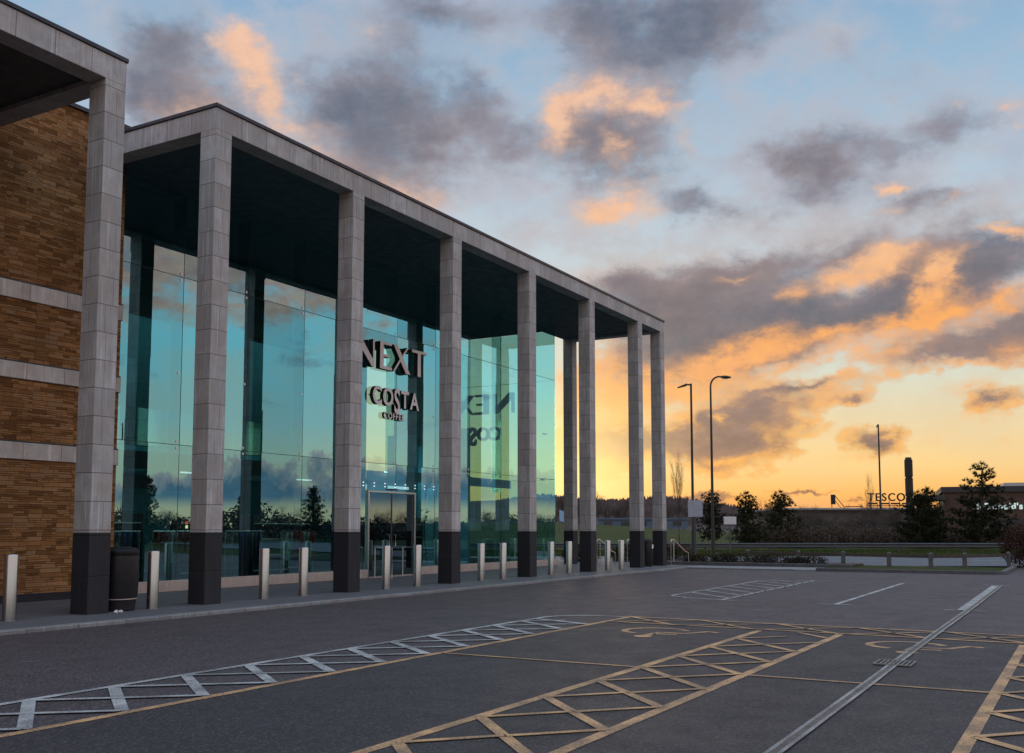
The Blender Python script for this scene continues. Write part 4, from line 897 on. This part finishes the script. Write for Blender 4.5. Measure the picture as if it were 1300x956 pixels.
def board(label, r, d, w, z0, z1, m, zpost, off=0.0):
    q = far(r, d); t = thing('road_sign', label, 'road sign', (q.x, q.y, 0)); s_, f_ = far(1,0), far(0,1)
    MB().tube([(q.x,q.y,zpost),(q.x,q.y,z1-0.1)], 0.045, 8).build('post', M['galv'], t)
    c = q - f_*0.07 + s_*off
    MB().add([tuple(c+s_*a+f_*b+Vector((0,0,z))) for z in (z0,z1) for a, b in ((-w/2,-.015),(w/2,-.015),(w/2,.015),(-w/2,.015))], [(0,3,2,1),(4,5,6,7),(0,1,5,4),(1,2,6,5),(2,3,7,6),(3,0,4,7)]).build('board', M[m], t, bevel=0.01)
    MB().add([tuple(c+s_*a+f_*b+Vector((0,0,z))) for z in (z1-.2,z1-.15) for a, b in ((-w/2+.05,.016),(w/2-.05,.016),(w/2-.05,.04),(-w/2+.05,.04))], [(0,3,2,1),(4,5,6,7),(0,1,5,4),(1,2,6,5),(2,3,7,6),(3,0,4,7)]).build('bracket', M['galv'], t)
    return t
mat('sign_back', (0.33,0.36,0.42), 0.5, 0.3, var=0.1); mat('sign_white', (0.62,0.6,0.58), 0.6)
board('blank grey square board on a post before the left lamp post', 9.05, 50, 0.72, 2.10, 2.92, 'sign_back', -0.1)
board('small white board low beside the tallest lamp post', 11.4, 53, 0.65, 1.75, 2.15, 'sign_white', -0.1)
def handrail(x, y, lb, dx=0.9):
    t = thing('handrail', lb, 'handrail', (x, y, 0), 'steel handrails beyond the end columns')
    MB().tube([(x,y,0.0),(x,y,0.98),(x+.06,y-.02,1.06),(x+.2,y-.05,1.05),(x+dx*.75,y-.38,0.55),(x+dx,y-.45,0.48),(x+dx,y-.45,-0.1)], 0.024, 8).build('rail', M['steel_bright'], t, smooth=True)
    MB().tube([(x+.2,y-.05,0.0),(x+.2,y-.05,1.03)], 0.02, 8).build('post', M['steel_bright'], t)
for a in ((40.9,15.6,'steel handrail right of the last column'),(40.4,17.4,'steel handrail seen left of the bin between the last columns'),(39.9,18.6,'steel handrail behind the right bollards of the open bay')): handrail(*a)

# ---------------------------------------------------------------- plants
def leafy(name, cols, rough=0.9):
    m = bpy.data.materials.new(name); m.use_nodes = True; b = NB(m.node_tree); p = m.node_tree.nodes['Principled BSDF']
    pos = b.new('ShaderNodeNewGeometry').outputs['Position']
    n = b.noise(pos, 1.3, 3, 0.6); f = b.new('ShaderNodeTexWhiteNoise', noise_dimensions='3D'); b.put(f.inputs[0], b.vmath('SCALE', pos, scale=3.0))
    col = b.mix(b.mrange(n, 0.35, 0.65), cols[0]+(1,), cols[1]+(1,))
    b.put(p.inputs['Base Color'], col); p.inputs['Roughness'].default_value = rough; p.inputs['Specular IOR Level'].default_value = 0.15
    M[name] = m
leafy('needles', ((0.018,0.026,0.013),(0.040,0.048,0.022))); leafy('needles_dark', ((0.012,0.018,0.010),(0.030,0.036,0.017)))
mat('trunk', (0.050,0.036,0.026), 0.95, var=0.3, vscale=8); mat('twig', (0.055,0.042,0.035), 0.95, var=0.3, vscale=2)
leafy('hedge_leaf', ((0.036,0.016,0.013),(0.055,0.026,0.018))); leafy('shrub_leaf', ((0.025,0.020,0.012),(0.048,0.040,0.020)))
def rdir(g, up=0.0):
    while True:
        v = Vector((g.uniform(-1,1), g.uniform(-1,1), g.uniform(-1,1)))
        if 0.05 < v.length < 1: break
    v.normalize(); v.z += up; return v.normalized()
def pine(name, label, r, d, h, w, seed, m='needles', sparse=0.0, top=1.0, group='pines beyond the road'):
    g = random.Random(seed); q = far(r, d); z0 = ground_z(r, d)-0.1
    t = thing(name, label, 'tree', (q.x, q.y, z0), group)
    lean = Vector((g.uniform(-.03,.03), g.uniform(-.03,.03), 0))
    P = [Vector((q.x,q.y,z0))+Vector((lean.x*h*k, lean.y*h*k, h*k*0.97)) for k in (0,.25,.5,.75,1)]
    tr = MB().tube([tuple(p) for p in P], [h*0.028,h*0.022,h*0.016,h*0.009,h*0.003], 8)
    trunk = tr.build('trunk', M['trunk'], t, smooth=True)
    cr = MB()
    def tuft(c, ax, L):
        for _ in range(18):
            dv = (ax*0.9 + rdir(g)*0.85).normalized()*L*g.uniform(.6,1.1); s_ = dv.cross(rdir(g)).normalized()*L*0.09
            cr.add([tuple(c-s_), tuple(c+s_), tuple(c+dv)], [(0,1,2)])
    nw = int(h*2.5*(1-sparse*0.4))
    for k in range(nw):
        f = 0.10+0.9*k/max(1, nw-1); zc = f*h*0.97
        c0 = Vector((q.x+lean.x*h*f, q.y+lean.y*h*f, z0+zc))
        if f > 0.97: tuft(c0, Vector((0,0,1)), 0.40); continue
        prof = (1-f)**0.62*(0.55+0.45*min(1, f/0.22)) if top == 1.0 else (0.35+0.65*math.sin(math.pi*min(1, f*0.9+0.12)))
        nb = g.randint(5, 7) if not (sparse and f > 0.55) else g.randint(3, 4)
        a0 = g.uniform(0, 6.28)
        for i in range(nb):
            an = a0+6.283*i/nb+g.uniform(-.35,.35); L = w*prof*g.uniform(.6,1.18)+0.15
            up = g.uniform(.05,.42); dv = Vector((math.cos(an), math.sin(an), up)).normalized()
            tip = c0+dv*L
            cr.tube([tuple(c0), tuple(c0+dv*L*.5+Vector((0,0,-.05*L))), tuple(tip)], [0.03,0.02,0.008], 4, caps=False)
            nt = max(2, int(L*5.4))
            for j in range(nt):
                u = (j+1)/nt
                if u < 0.2: continue
                pc = c0+dv*L*u+Vector((g.uniform(-.16,.16), g.uniform(-.16,.16), g.uniform(-.05,.2)))*(.5+L*.25)
                tuft(pc, (dv*0.6+Vector((0,0,.8))).normalized(), g.uniform(.24,.38))
                for _k in range(1 if g.random() < .85 else 0): tuft(pc+rdir(g)*0.28, (dv*.5+rdir(g)*.5+Vector((0,0,.5))).normalized(), g.uniform(.2,.34))
    cr.build('crown', M[m], t)
    return t
pine('pine_tree', 'dark pine half hidden behind the lamp posts and blank board', 18.2, 92, 5.0, 1.5, 11, 'needles_dark')
pine('pine_tree', 'bushy pine left of a pair right of the lamp posts', 18.6, 80, 4.5, 1.55, 12)
pine('pine_tree', 'wider pine right of a pair right of the lamp posts', 21.9, 82, 4.7, 2.0, 13)
pine('pine_tree', 'broad dark pine before the supermarket letters and chimney', 31.4, 78, 4.55, 2.3, 14, 'needles_dark')
pine('pine_tree', 'tallest pine with a flat sparse top before the restaurant', 35.2, 76, 6.7, 2.9, 15, 'needles_dark', 0.35)
pine('pine_tree', 'low wide pine at the left foot of the tallest pine', 32.9, 80, 4.9, 1.5, 16, 'needles_dark')
def bare(seed, h, spread, dens=1.0, levels=4):
    g = random.Random(seed); mb = MB()
    def grow(p, dv, L, rad, lv):
        n = 3; pts = [p]; c = p.copy(); dd = dv.copy()
        for i in range(n):
            dd = (dd+rdir(g)*0.16+Vector((0,0,.05))).normalized(); c = c+dd*L/n; pts.append(c.copy())
        mb.tube([tuple(k) for k in pts], [rad, rad*.85, rad*.7, rad*.5], 5 if lv == 0 else 3, caps=False)
        if lv >= levels-1: return
        k = int((5 if lv == 0 else 4)*dens)+g.randint(0,1)
        for i in range(k):
            f = g.uniform(.35,1.0) if lv == 0 else g.uniform(.25,1.0)
            j = min(n-1, int(f*n)); b0 = pts[j].lerp(pts[j+1], f*n-j)
            nd = (dd*0.75+rdir(g)*spread+Vector((0,0,.2))).normalized()
            grow(b0, nd, L*g.uniform(.5,.75), rad*.5, lv+1)
    grow(Vector((0,0,0)), Vector((0,0,1)), h*0.55, h*0.014, 0)
    return mb
BARE = [bare(31, 6.0, .75, 1.25, 5), bare(32, 6.0, .6, 1.25, 5), bare(33, 6.0, .9, 1.3, 5)]
BMESH = []
for k, mb in enumerate(BARE):
    # the lower quarter is the trunk, the rest the branching crown
    t = thing('bare_tree', 'x', 'tree'); 
    MB().tube([(0,0,-0.3),(0.02,0,0.5),(0.0,0.02,1.2)], [0.11,0.095,0.08], 8).build('trunk', M['twig'], t, smooth=True)
    mb.build('crown', M['twig'], t); BMESH.append(t)
bare_n = [0]
def put_bare(k, r, d, h, label, group, wide=1.0):
    q = far(r, d); z = ground_z(r, d); o = BMESH[k]
    if bare_n[0] & (1 << k): o = dup(o)
    bare_n[0] |= 1 << k
    o.location = (q.x, q.y, z); s = h/6.0; o.scale = (s*wide, s*wide, s); o.rotation_euler = (0,0,random.Random(int(r*31+d)).uniform(0,6))
    o['label'] = label; o['category'] = 'tree'; o['group'] = group
    return o
put_bare(1, 10.9, 66, 5.9, 'thin leafless sapling just right of the last column', 'single bare trees', 0.26)
gg = random.Random(77)
for i in range(26):
    r = 4.6+i*0.56+gg.uniform(-.3,.3); put_bare(i % 3, r*1.75, 190+gg.uniform(-8,26), gg.uniform(3.6,6.4), 'bare brown tree in the thicket seen between the end columns', 'bare thicket beyond the grass', 1.25)
for i in range(24):
    r = 25.5+i*1.0+gg.uniform(-.4,.4); put_bare((i+1) % 3, r, 112+gg.uniform(-14,12), gg.uniform(3.0,4.3), 'bare brown tree in the scrub below the supermarket roof', 'bare scrub before the supermarket', 1.3)
for r, d, h, lb in ((38.3,108,7.6,'thin bare tree left of the supermarket letters'),): put_bare(0, r, d, h*.93, lb, 'single bare trees', 0.24)
for r, d, h, lb in ((-14,150,10,'x'),):
    pass
def mass(name, label, cat, pts, n, size, m, seed, group=None, core=True):
    """hedge or shrub: thousands of leaf-sized faces through an uneven volume; pts = (centre, radii) lumps"""
    g = random.Random(seed); mb = MB(); t = None
    for _ in range(n):
        c, rr = g.choice(pts); dv = rdir(g); k = g.uniform(.55,1.05)
        p = Vector((c[0]+dv.x*rr[0]*k, c[1]+dv.y*rr[1]*k, max(0.0, c[2]+dv.z*rr[2]*k)))
        a = rdir(g)*size*g.uniform(.6,1.4); b2 = a.cross(rdir(g)).normalized()*size*g.uniform(.35,.6)
        mb.add([tuple(p-a*.5), tuple(p+b2*.5), tuple(p+a*.5), tuple(p-b2*.5)], [(0,1,2,3)])
    q = pts[0][0]
    t = thing(name, label, cat, (q[0], q[1], 0), group)
    mb.build('foliage', M[m], t)
    st = MB()
    cx, cy, cz = pts[0][0]
    st.tube([(cx,cy,-0.1),(cx,cy,cz)], 0.03, 5); st.build('stem', M['twig'], t)
    return t
mass('hedge', 'dense dark reddish hedge at the right edge of the car park', 'hedge', [((46.1+0.5*i, 2.6-0.62*i, 0.85+0.08*math.sin(i*2.1)), (0.8,0.75,0.86)) for i in range(7)], 26000, 0.085, 'hedge_leaf', 21)
for i, (x, y, h, lb) in enumerate(((42.3,14.6,.35,'low dark shrub at the left end of the kerbed bed'),(42.2,13.2,.42,'low dark shrub left of centre in the kerbed bed'),(42.4,11.6,.40,'low dark shrub right of centre in the kerbed bed'),(42.2,10.1,.32,'low dark shrub at the right end of the kerbed bed'))):
    mass('shrub', lb, 'shrub', [((x,y,h*.6),(.55,.8,h*.7)),((x+.1,y+.5,h*.5),(.4,.6,h*.6))], 2600, 0.07, 'shrub_leaf', 40+i, 'shrubs in the kerbed bed')
for i, (x, y, lb) in enumerate(((43.6,18.6,'dark shrub seen between the doubled end columns'),(42.6,20.6,'dark shrub just right of the glass corner'),(44.8,16.9,'dark shrub behind the last bollards'))):
    mass('shrub', lb, 'shrub', [((x,y,.35),(.9,.9,.5)),((x+.4,y+.6,.3),(.7,.7,.45))], 3200, 0.08, 'shrub_leaf', 50+i, 'shrubs beyond the portico end')
# brown scrub along the far side of the road
leafy('scrub_leaf', ((0.050,0.038,0.029),(0.085,0.066,0.050)))
gq = random.Random(8)
scr = mass('scrub_bush', 'low brown bush in the scrub behind the crash barrier', 'bush', [((0,0,.9),(1.5,1.2,1.0)),((.9,.3,.7),(1.1,1.0,.8)),((-.8,-.2,.6),(1.2,1.0,.7))], 2600, 0.17, 'scrub_leaf', 71, 'scrub behind the crash barrier')
first = True
for i in range(21):
    r = 20.5+i*0.98+gq.uniform(-.4,.4); d = 84+gq.uniform(-4,10); q = far(r*d/84, d)
    o = scr if first else dup(scr)
    first = False; o.location = (q.x, q.y, ground_z(r, d)); o.rotation_euler = (0,0,gq.uniform(0,6)); k = gq.uniform(.75,1.15); o.scale = (k,k,k*gq.uniform(.8,1.25))
# grass along the far verge
def grass(name, r0, r1, d0, d1, n, h, seed):
    g = random.Random(seed); mb = MB()
    for _ in range(n):
        r = g.uniform(r0, r1); d = d0+(d1-d0)*g.random()**1.5; q = far(r, d, ground_z(r, d)-0.01); hh = h*g.uniform(.5,1.2); w = hh*.16
        a = g.uniform(0,6.28); s_ = Vector((math.cos(a), math.sin(a), 0))*w; top = Vector((g.uniform(-.3,.3)*hh, g.uniform(-.3,.3)*hh, hh))
        mb.add([tuple(q-s_), tuple(q+s_), tuple(q+top)], [(0,1,2)])
    return tag(mb.build(name, M['grass_blade']), kind='stuff')
leafy('grass_blade', ((0.035,0.058,0.014),(0.062,0.078,0.022)))
grass('verge_grass', -4, 40, 60.5, 74, 26000, 0.16, 61)
# far wood on the ridge: one mass nobody could count
g = random.Random(91); mb = MB()
for _ in range(15000):
    d = 400+g.random()**0.8*290; r = g.uniform(-320, 360)*d/560; z = ground_z(r, d); h = g.uniform(3,7.5)*(0.6+0.55*math.sin(r*0.05)*math.sin(r*0.021+2)); h = max(2.2, h)
    q = far(r, d, z-0.5)
    w = g.uniform(.5,1.5); s_ = far(1,0)*w
    mb.add([tuple(q-s_), tuple(q+s_), tuple(q+s_*.8+Vector((0,0,h*.6))), tuple(q+Vector((0,0,h))), tuple(q-s_*.7+Vector((0,0,h*.66)))], [(0,1,2,3,4)])
mat('far_wood', (0.105,0.085,0.088), 1.0, var=0.3, vscale=0.05)  # mauve distance haze is mixed into this base colour
tag(mb.build('far_wood', M['far_wood']), kind='stuff')
# ---------------------------------------------------------------- buildings and vehicles across the road
mat('roof_pale', (0.40,0.40,0.41), 0.6, var=0.1, vscale=.3); mat('store_wall', (0.105,0.088,0.085), 0.8, var=0.2, vscale=.3); mat('sign_dark', (0.012,0.010,0.012), 0.6)  # store_wall is lifted towards mauve as painted distance haze
mat('brown_brick', (0.075,0.044,0.032), 0.85, var=0.2, vscale=2); mat('rest_dark', (0.035,0.032,0.032), 0.7); mat('window_dark', (0.03,0.04,0.045), 0.15)
mat('chimney', (0.020,0.018,0.016), 0.8, var=0.2, vscale=1); mat('shed_blue', (0.07,0.11,0.17), 0.6, var=0.15, vscale=.5); mat('flag_blue', (0.25,0.42,0.62), 0.8)
emit_mat('lit_letters', (0.80,1.0,0.95), 0.75); emit_mat('warm_lamp', (1.0,0.72,0.30), 3.0); emit_mat('red_lamp', (1.0,0.05,0.02), 2.2)
def fbox(r0, r1, d0, d1, z0, z1, mb=None):
    mb = mb or MB()
    c = [far(r, d, z) for z in (z0, z1) for r, d in ((r0,d0),(r1,d0),(r1,d1),(r0,d1))]
    return mb.add([tuple(p) for p in c], [(0,3,2,1),(4,5,6,7),(0,1,5,4),(1,2,6,5),(2,3,7,6),(3,0,4,7)])
def ffn(r0, d0, z0):
    return lambda u, v, w: tuple(far(r0+u, d0-w, z0+v))
sm = thing('supermarket', 'long low supermarket with a pale roof edge on the horizon', 'supermarket', far(92, 258, 0), None, FROT)
fbox(68, 122, 250, 300, -0.2, 5.9).build('wall', M['store_wall'], sm)
fbox(67.3, 122.5, 249.2, 301, 5.91, 6.35).build('fascia', M['rest_dark'], sm)
fbox(67.0, 122.8, 249.0, 301.2, 6.351, 6.75).build('roof_edge', M['roof_pale'], sm)
for i in range(9): fbox(70+i*5.4, 73.6+i*5.4, 249.9, 249.99, 0.4, 3.4).build('window', M['window_dark'], sm)
sg = thing('store_sign', 'row of dark capital letters standing on the supermarket roof', 'sign', far(97, 249, 7.3), None, FROT)
fbox(87.4, 99.2, 249.3, 249.5, 7.25, 7.40).build('sign_base', M['sign_dark'], sg)
font_letters('TESCO', sg, lambda u, v, w: tuple(far(87.7+u*0.98, 249.4-w, 8.45+v)), 2.75, 0.42, 0.3, [M['sign_dark']], 0.035)
for r in (88.1, 90.6, 93.0, 95.5, 98.4): fbox(r, r+0.15, 249.35, 249.45, 6.751, 8.5).build('support', M['sign_dark'], sg)
for i in range(4): fbox(87.8+i*2.8, 90.2+i*2.8, 249.30, 249.40, 7.62, 8.0).build('underline_bar', M['sign_dark'], sg)
st = thing('roof_panel', 'small tilted dark panel on a lattice frame above the supermarket roof', 'roof sign', far(81, 249, 6.8), None, FROT)
fbox(78.6, 79.7, 249.0, 249.2, 7.6, 10.0).build('panel', M['sign_dark'], st)
MB().tube([tuple(far(79.7,249.1,9.6)), tuple(far(82.0,249.1,6.76))], 0.10, 5).build('strut', M['sign_dark'], st)
MB().tube([tuple(far(79.7,249.1,8.4)), tuple(far(81.0,249.1,6.76))], 0.08, 5).build('strut', M['sign_dark'], st)
MB().tube([tuple(far(78.8,249.1,7.6)), tuple(far(78.8,249.1,6.76))], 0.10, 5).build('strut', M['sign_dark'], st)
fbox(82.1, 86.4, 249.05, 249.2, 6.95, 7.15).build('walkway', M['sign_dark'], st)
ch = thing('chimney', 'tall dark segmented chimney rising behind the broad pine', 'chimney', far(96.4, 245, 0), None, FROT)
q = far(96.4, 245)
for (z0, z1, rr) in ((0, 9.2, .88), (9.5, 13.9, .92), (14.2, 18.3, .95)):
    MB().lathe([(rr, z0), (rr, z1)], q.x, q.y, 16).build('stack_section', M['chimney'], ch, smooth=True)
for z in (9.2, 13.9): MB().lathe([(.74, z+.001), (.74, z+.299)], q.x, q.y, 16).build('stack_joint', M['chimney'], ch)
MB().lathe([(.80, 18.301), (.68, 18.9)], q.x, q.y, 16).build('stack_cap', M['chimney'], ch)
RT = -math.atan2(46.0, 108.0)*0.9
def rfar(r, d, z=0.0):
    a_, b2 = r-46.2, d-108.0; ct, st_ = math.cos(RT), math.sin(RT)
    return far(46.2+a_*ct-b2*st_, 108.0+a_*st_+b2*ct, z)
def rbox(r0, r1, d0, d1, z0, z1):
    c = [rfar(r, d, z) for z in (z0, z1) for r, d in ((r0,d0),(r1,d0),(r1,d1),(r0,d1))]
    return MB().add([tuple(p) for p in c], [(0,3,2,1),(4,5,6,7),(0,1,5,4),(1,2,6,5),(2,3,7,6),(3,0,4,7)])
rs = thing('restaurant', 'dark brick restaurant with a flat parapet at the right edge', 'restaurant', far(54, 108, 0), None, FROT+RT)
rbox(46.2, 70, 108, 122, -0.2, 5.4).build('wall', M['brown_brick'], rs)
rbox(45.9, 70.4, 107.8, 122.2, 5.401, 6.0).build('parapet', M['rest_dark'], rs)
rbox(52.0, 70.3, 107.9, 121, 6.001, 6.35).build('parapet', M['roof_pale'], rs)
rbox(43.2, 46.3, 106.6, 111, 4.55, 5.1).build('canopy', M['rest_dark'], rs)
for r in (43.7, 45.6): rbox(r, r+.15, 106.9, 107.05, -0.2, 4.549).build('canopy_post', M['rest_dark'], rs)
rbox(47.5, 70, 107.96, 107.998, 1.9, 2.6).build('band', M['rest_dark'], rs)
for i in range(5): 
    f = rbox(48+i*3.3, 50.4+i*3.3, 107.93, 107.99, 0.3, 1.85).build('window', M['window_dark'], rs)
for r in (50.9, 52.0, 54.0): rbox(r, r+.16, 107.80, 107.92, 1.28, 1.44).build('wall_lamp', M['warm_lamp'], rs)
rsg = thing('restaurant_sign', 'white lit lettering on the dark brick restaurant wall', 'sign', far(52, 107.7, 3.6), None, FROT+RT)
font_letters("McDonald's", rsg, lambda u, v, w: tuple(rfar(48.9+u*1.0, 107.95-w, 3.6+v)), 0.90, 0.09, 0.12, [M['lit_letters']], 0.03)
sd = thing('shed', 'low blue grey shed across the grass, seen between the end columns', 'shed', far(20, 172, 2), None, FROT)
fbox(14.6, 29.5, 170, 178, 1.6, 3.1).build('wall', M['shed_blue'], sd); fbox(14.4, 29.7, 169.8, 178.2, 3.101, 3.4).build('roof', M['shed_blue'], sd)
for i in range(5): fbox(15.4+i*2.9, 16.8+i*2.9, 169.95, 169.99, 2.1, 2.8).build('window', M['window_dark'], sd)
fl = thing('flag', 'small pale blue flag on a thin pole left of the doubled columns', 'flag', far(6.0, 120, 0), None, FROT)
q = far(5.6, 120); MB().tube([(q.x,q.y,0.5),(q.x,q.y,3.9)], 0.03, 6).build('pole', M['galv'], fl)
vs = [tuple(far(5.63+0.16*i, 120+0.06*math.sin(i*1.1), z-0.06*i)) for z in (2.5, 3.8) for i in range(8)]
MB().add(vs, [(i,i+1,9+i,8+i) for i in range(7)]).build('cloth', M['flag_blue'], fl)
# cars: lofted body, glass, wheels, lamps
mat('tyre', (0.012,0.012,0.012), 0.9); mat('rim', (0.3,0.3,0.31), 0.35, 0.8); mat('car_glass', (0.015,0.02,0.022), 0.08)
for nm, c in (('car_red',(0.25,0.02,0.018)),('car_silver',(0.35,0.36,0.38)),('car_dark',(0.02,0.022,0.03)),('car_white',(0.62,0.62,0.62))): mat(nm, c, 0.3, 0.1, coat=0.6)
def car(label, r, d, rot, paint, tall=0.0, group='vehicles by the restaurant'):
    q = far(r, d); z = ground_z(r, d)
    t = thing('parked_car', label, 'car', (q.x, q.y, z), group, rot)
    T = Matrix.Translation((q.x,q.y,z)) @ Matrix.Rotation(rot, 4, 'Z')
    def W(mb): mb.v = [tuple(T @ Vector(p)) for p in mb.v]; return mb
    H = 1.45+tall
    prof = [(-2.05,.30),(-2.12,.55),(-2.05,.88),(-1.85,.95),(-1.1,.98),(0,.95),(1.0,.93),(1.75,.80),(2.05,.66),(2.1,.42),(2.0,.28)]
    body = MB()
    lo = [(x, -.84, zz) for x, zz in prof]; hi = [(x, .84, zz) for x, zz in prof]; n = len(prof)
    body.add(lo+hi, [tuple(range(n)), tuple(range(2*n-1, n-1, -1))]+[(i, n+i, n+(i+1)%n, (i+1)%n) for i in range(n)])
    W(body).build('body', M[paint], t, bevel=0.06)
    cab = MB(); c0 = [(-1.95,.93),(-1.55,H-.04),(-.9,H),(.2,H-.03),(1.05,.94)] if not tall else [(-2.05,.93),(-2.0,H-.05),(-1.7,H),(.9,H),(1.5,.93)]
    n = len(c0); cab.add([(x,-.72 if zz < 1 else -.58,zz) for x, zz in c0]+[(x,.72 if zz < 1 else .58,zz) for x, zz in c0], [tuple(range(n)), tuple(range(2*n-1,n-1,-1))]+[(i,n+i,n+(i+1)%n,(i+1)%n) for i in range(n)])
    W(cab).build('cabin', M[paint] if tall else M['car_glass'], t, bevel=0.03)
    if not tall: W(MB().box(-1.5,.15,-.56,.56,H-.035,H+.012)).build('roof', M[paint], t, bevel=0.01)
    for sx in (-1.3, 1.32):
        for sy in (-1, 1):
            w = MB().lathe([(.2,-.1),(.31,-.1),(.32,-.06),(.32,.06),(.31,.1),(.2,.1)], 0,0,20); w.v = [(x+sx, zz+sy*.78, y+.31) for x, y, zz in w.v]
            wo = W(w).build('wheel', M['tyre'], t)
            w2 = MB().lathe([(.0,.10),(.2,.105),(.19,.13),(.0,.12)], 0,0,16,caps=False); w2.v = [(x+sx, (zz*sy)+sy*.78, y+.31) for x, y, zz in w2.v]
            ro = W(w2).build('rim', M['rim'], None); ro.parent = wo
            inv = (Matrix.Translation(t.location) @ Matrix.Rotation(rot, 4, 'Z')).inverted()
            for vv in ro.data.vertices: vv.co = inv @ vv.co
    for sy in (-.62, .62):
        W(MB().box(2.03,2.1,sy-.16,sy+.16,.56,.68)).build('headlight', M['sign_white'], t, bevel=.02)
        W(MB().box(-2.13,-2.07,sy-.15,sy+.15,.66,.84)).build('taillight', M['red_lamp'], t, bevel=.02)
    return t
car('red car with glowing tail lamps between the two right pines', 37.6, 92, FROT+R(90), 'car_red')
car('silver car behind the red car by the restaurant canopy', 40.8, 99, FROT+R(60), 'car_silver')

# ---------------------------------------------------------------- across the car park: what the glass mirrors
g = random.Random(17); mb = MB()
for _ in range(24000):
    x = g.uniform(20, 175); y = -43-g.random()*5; H = 2.2+.9*math.sin(x*.31)+.8*math.sin(x*.083+1)+.6*math.sin(x*1.1)
    z = max(0, H)*g.random()**0.7*g.uniform(.85,1.12) + .1; p = Vector((x, y, z)); a = rdir(g, .3)*g.uniform(.15,.42); b2 = a.cross(rdir(g)).normalized()*g.uniform(.06,.16)
    mb.add([tuple(p-a), tuple(p+b2), tuple(p+a), tuple(p-b2)], [(0,1,2,3)])
tag(mb.build('hedgerow', M['twig']), kind='stuff')
def world_far(x, y): return (x*SY - y*CY, x*CY + y*SY)
gg = random.Random(5)
for i in range(30):
    y = -46-gg.uniform(0, 14); x = 44+i*4.2+gg.uniform(-1.5,1.5); r, d = world_far(x, y); q = BMESH[i % 3]; o = dup(q)
    o.location = (x, y, -0.1); s = gg.uniform(3.2,4.9)/6; o.scale = (s*1.35, s*1.35, s); o['label'] = 'bare tree in the belt mirrored in the shop glass'; o['group'] = 'tree belt across the car park'
for x, y, h, w, sd, lb in ((97,-45,7.2,1.9,101,'taller conifer mirrored in the glass before the third column'),(86,-46,6.0,1.5,102,'conifer mirrored in the glass beside the tallest mirrored one'),(71,-45,7.4,2.0,103,'broad conifer mirrored behind the second column bay'),(120,-46,6.4,1.9,104,'conifer mirrored in the entrance glass')):
    r, d = world_far(x, y); pine('conifer', lb, r, d, h, w, sd, 'needles_dark', group='conifers across the car park')
r, d = world_far(56, -30); lamp('street_lamp', 'lamp post mirrored in the glass beside the brown stone wall', r, d, 10.4, 0.75, False)
def signal(x, y, lb):
    t = thing('traffic_light', lb, 'traffic light', (x, y, 0), 'traffic lights across the car park')
    MB().tube([(x,y,-.1),(x,y,2.3)], .05, 8).build('post', M['pole_dark'], t)
    MB().box(x-.2,x+.2,y-.1,y+.1,1.25,2.25).build('head', M['rest_dark'], t)
    for z, m in ((2.0,'red_lamp'),(1.7,'warm_lamp')): MB().box(x-.12,x+.12,y+.1,y+.16,z-.12,z+.12).build('signal_lens', M[m], t, bevel=.03)
signal(53.9, -20, 'red traffic light mirrored in the glass left of the second column'); signal(48.3, -20, 'red traffic light mirrored in the glass beside the brown stone wall')
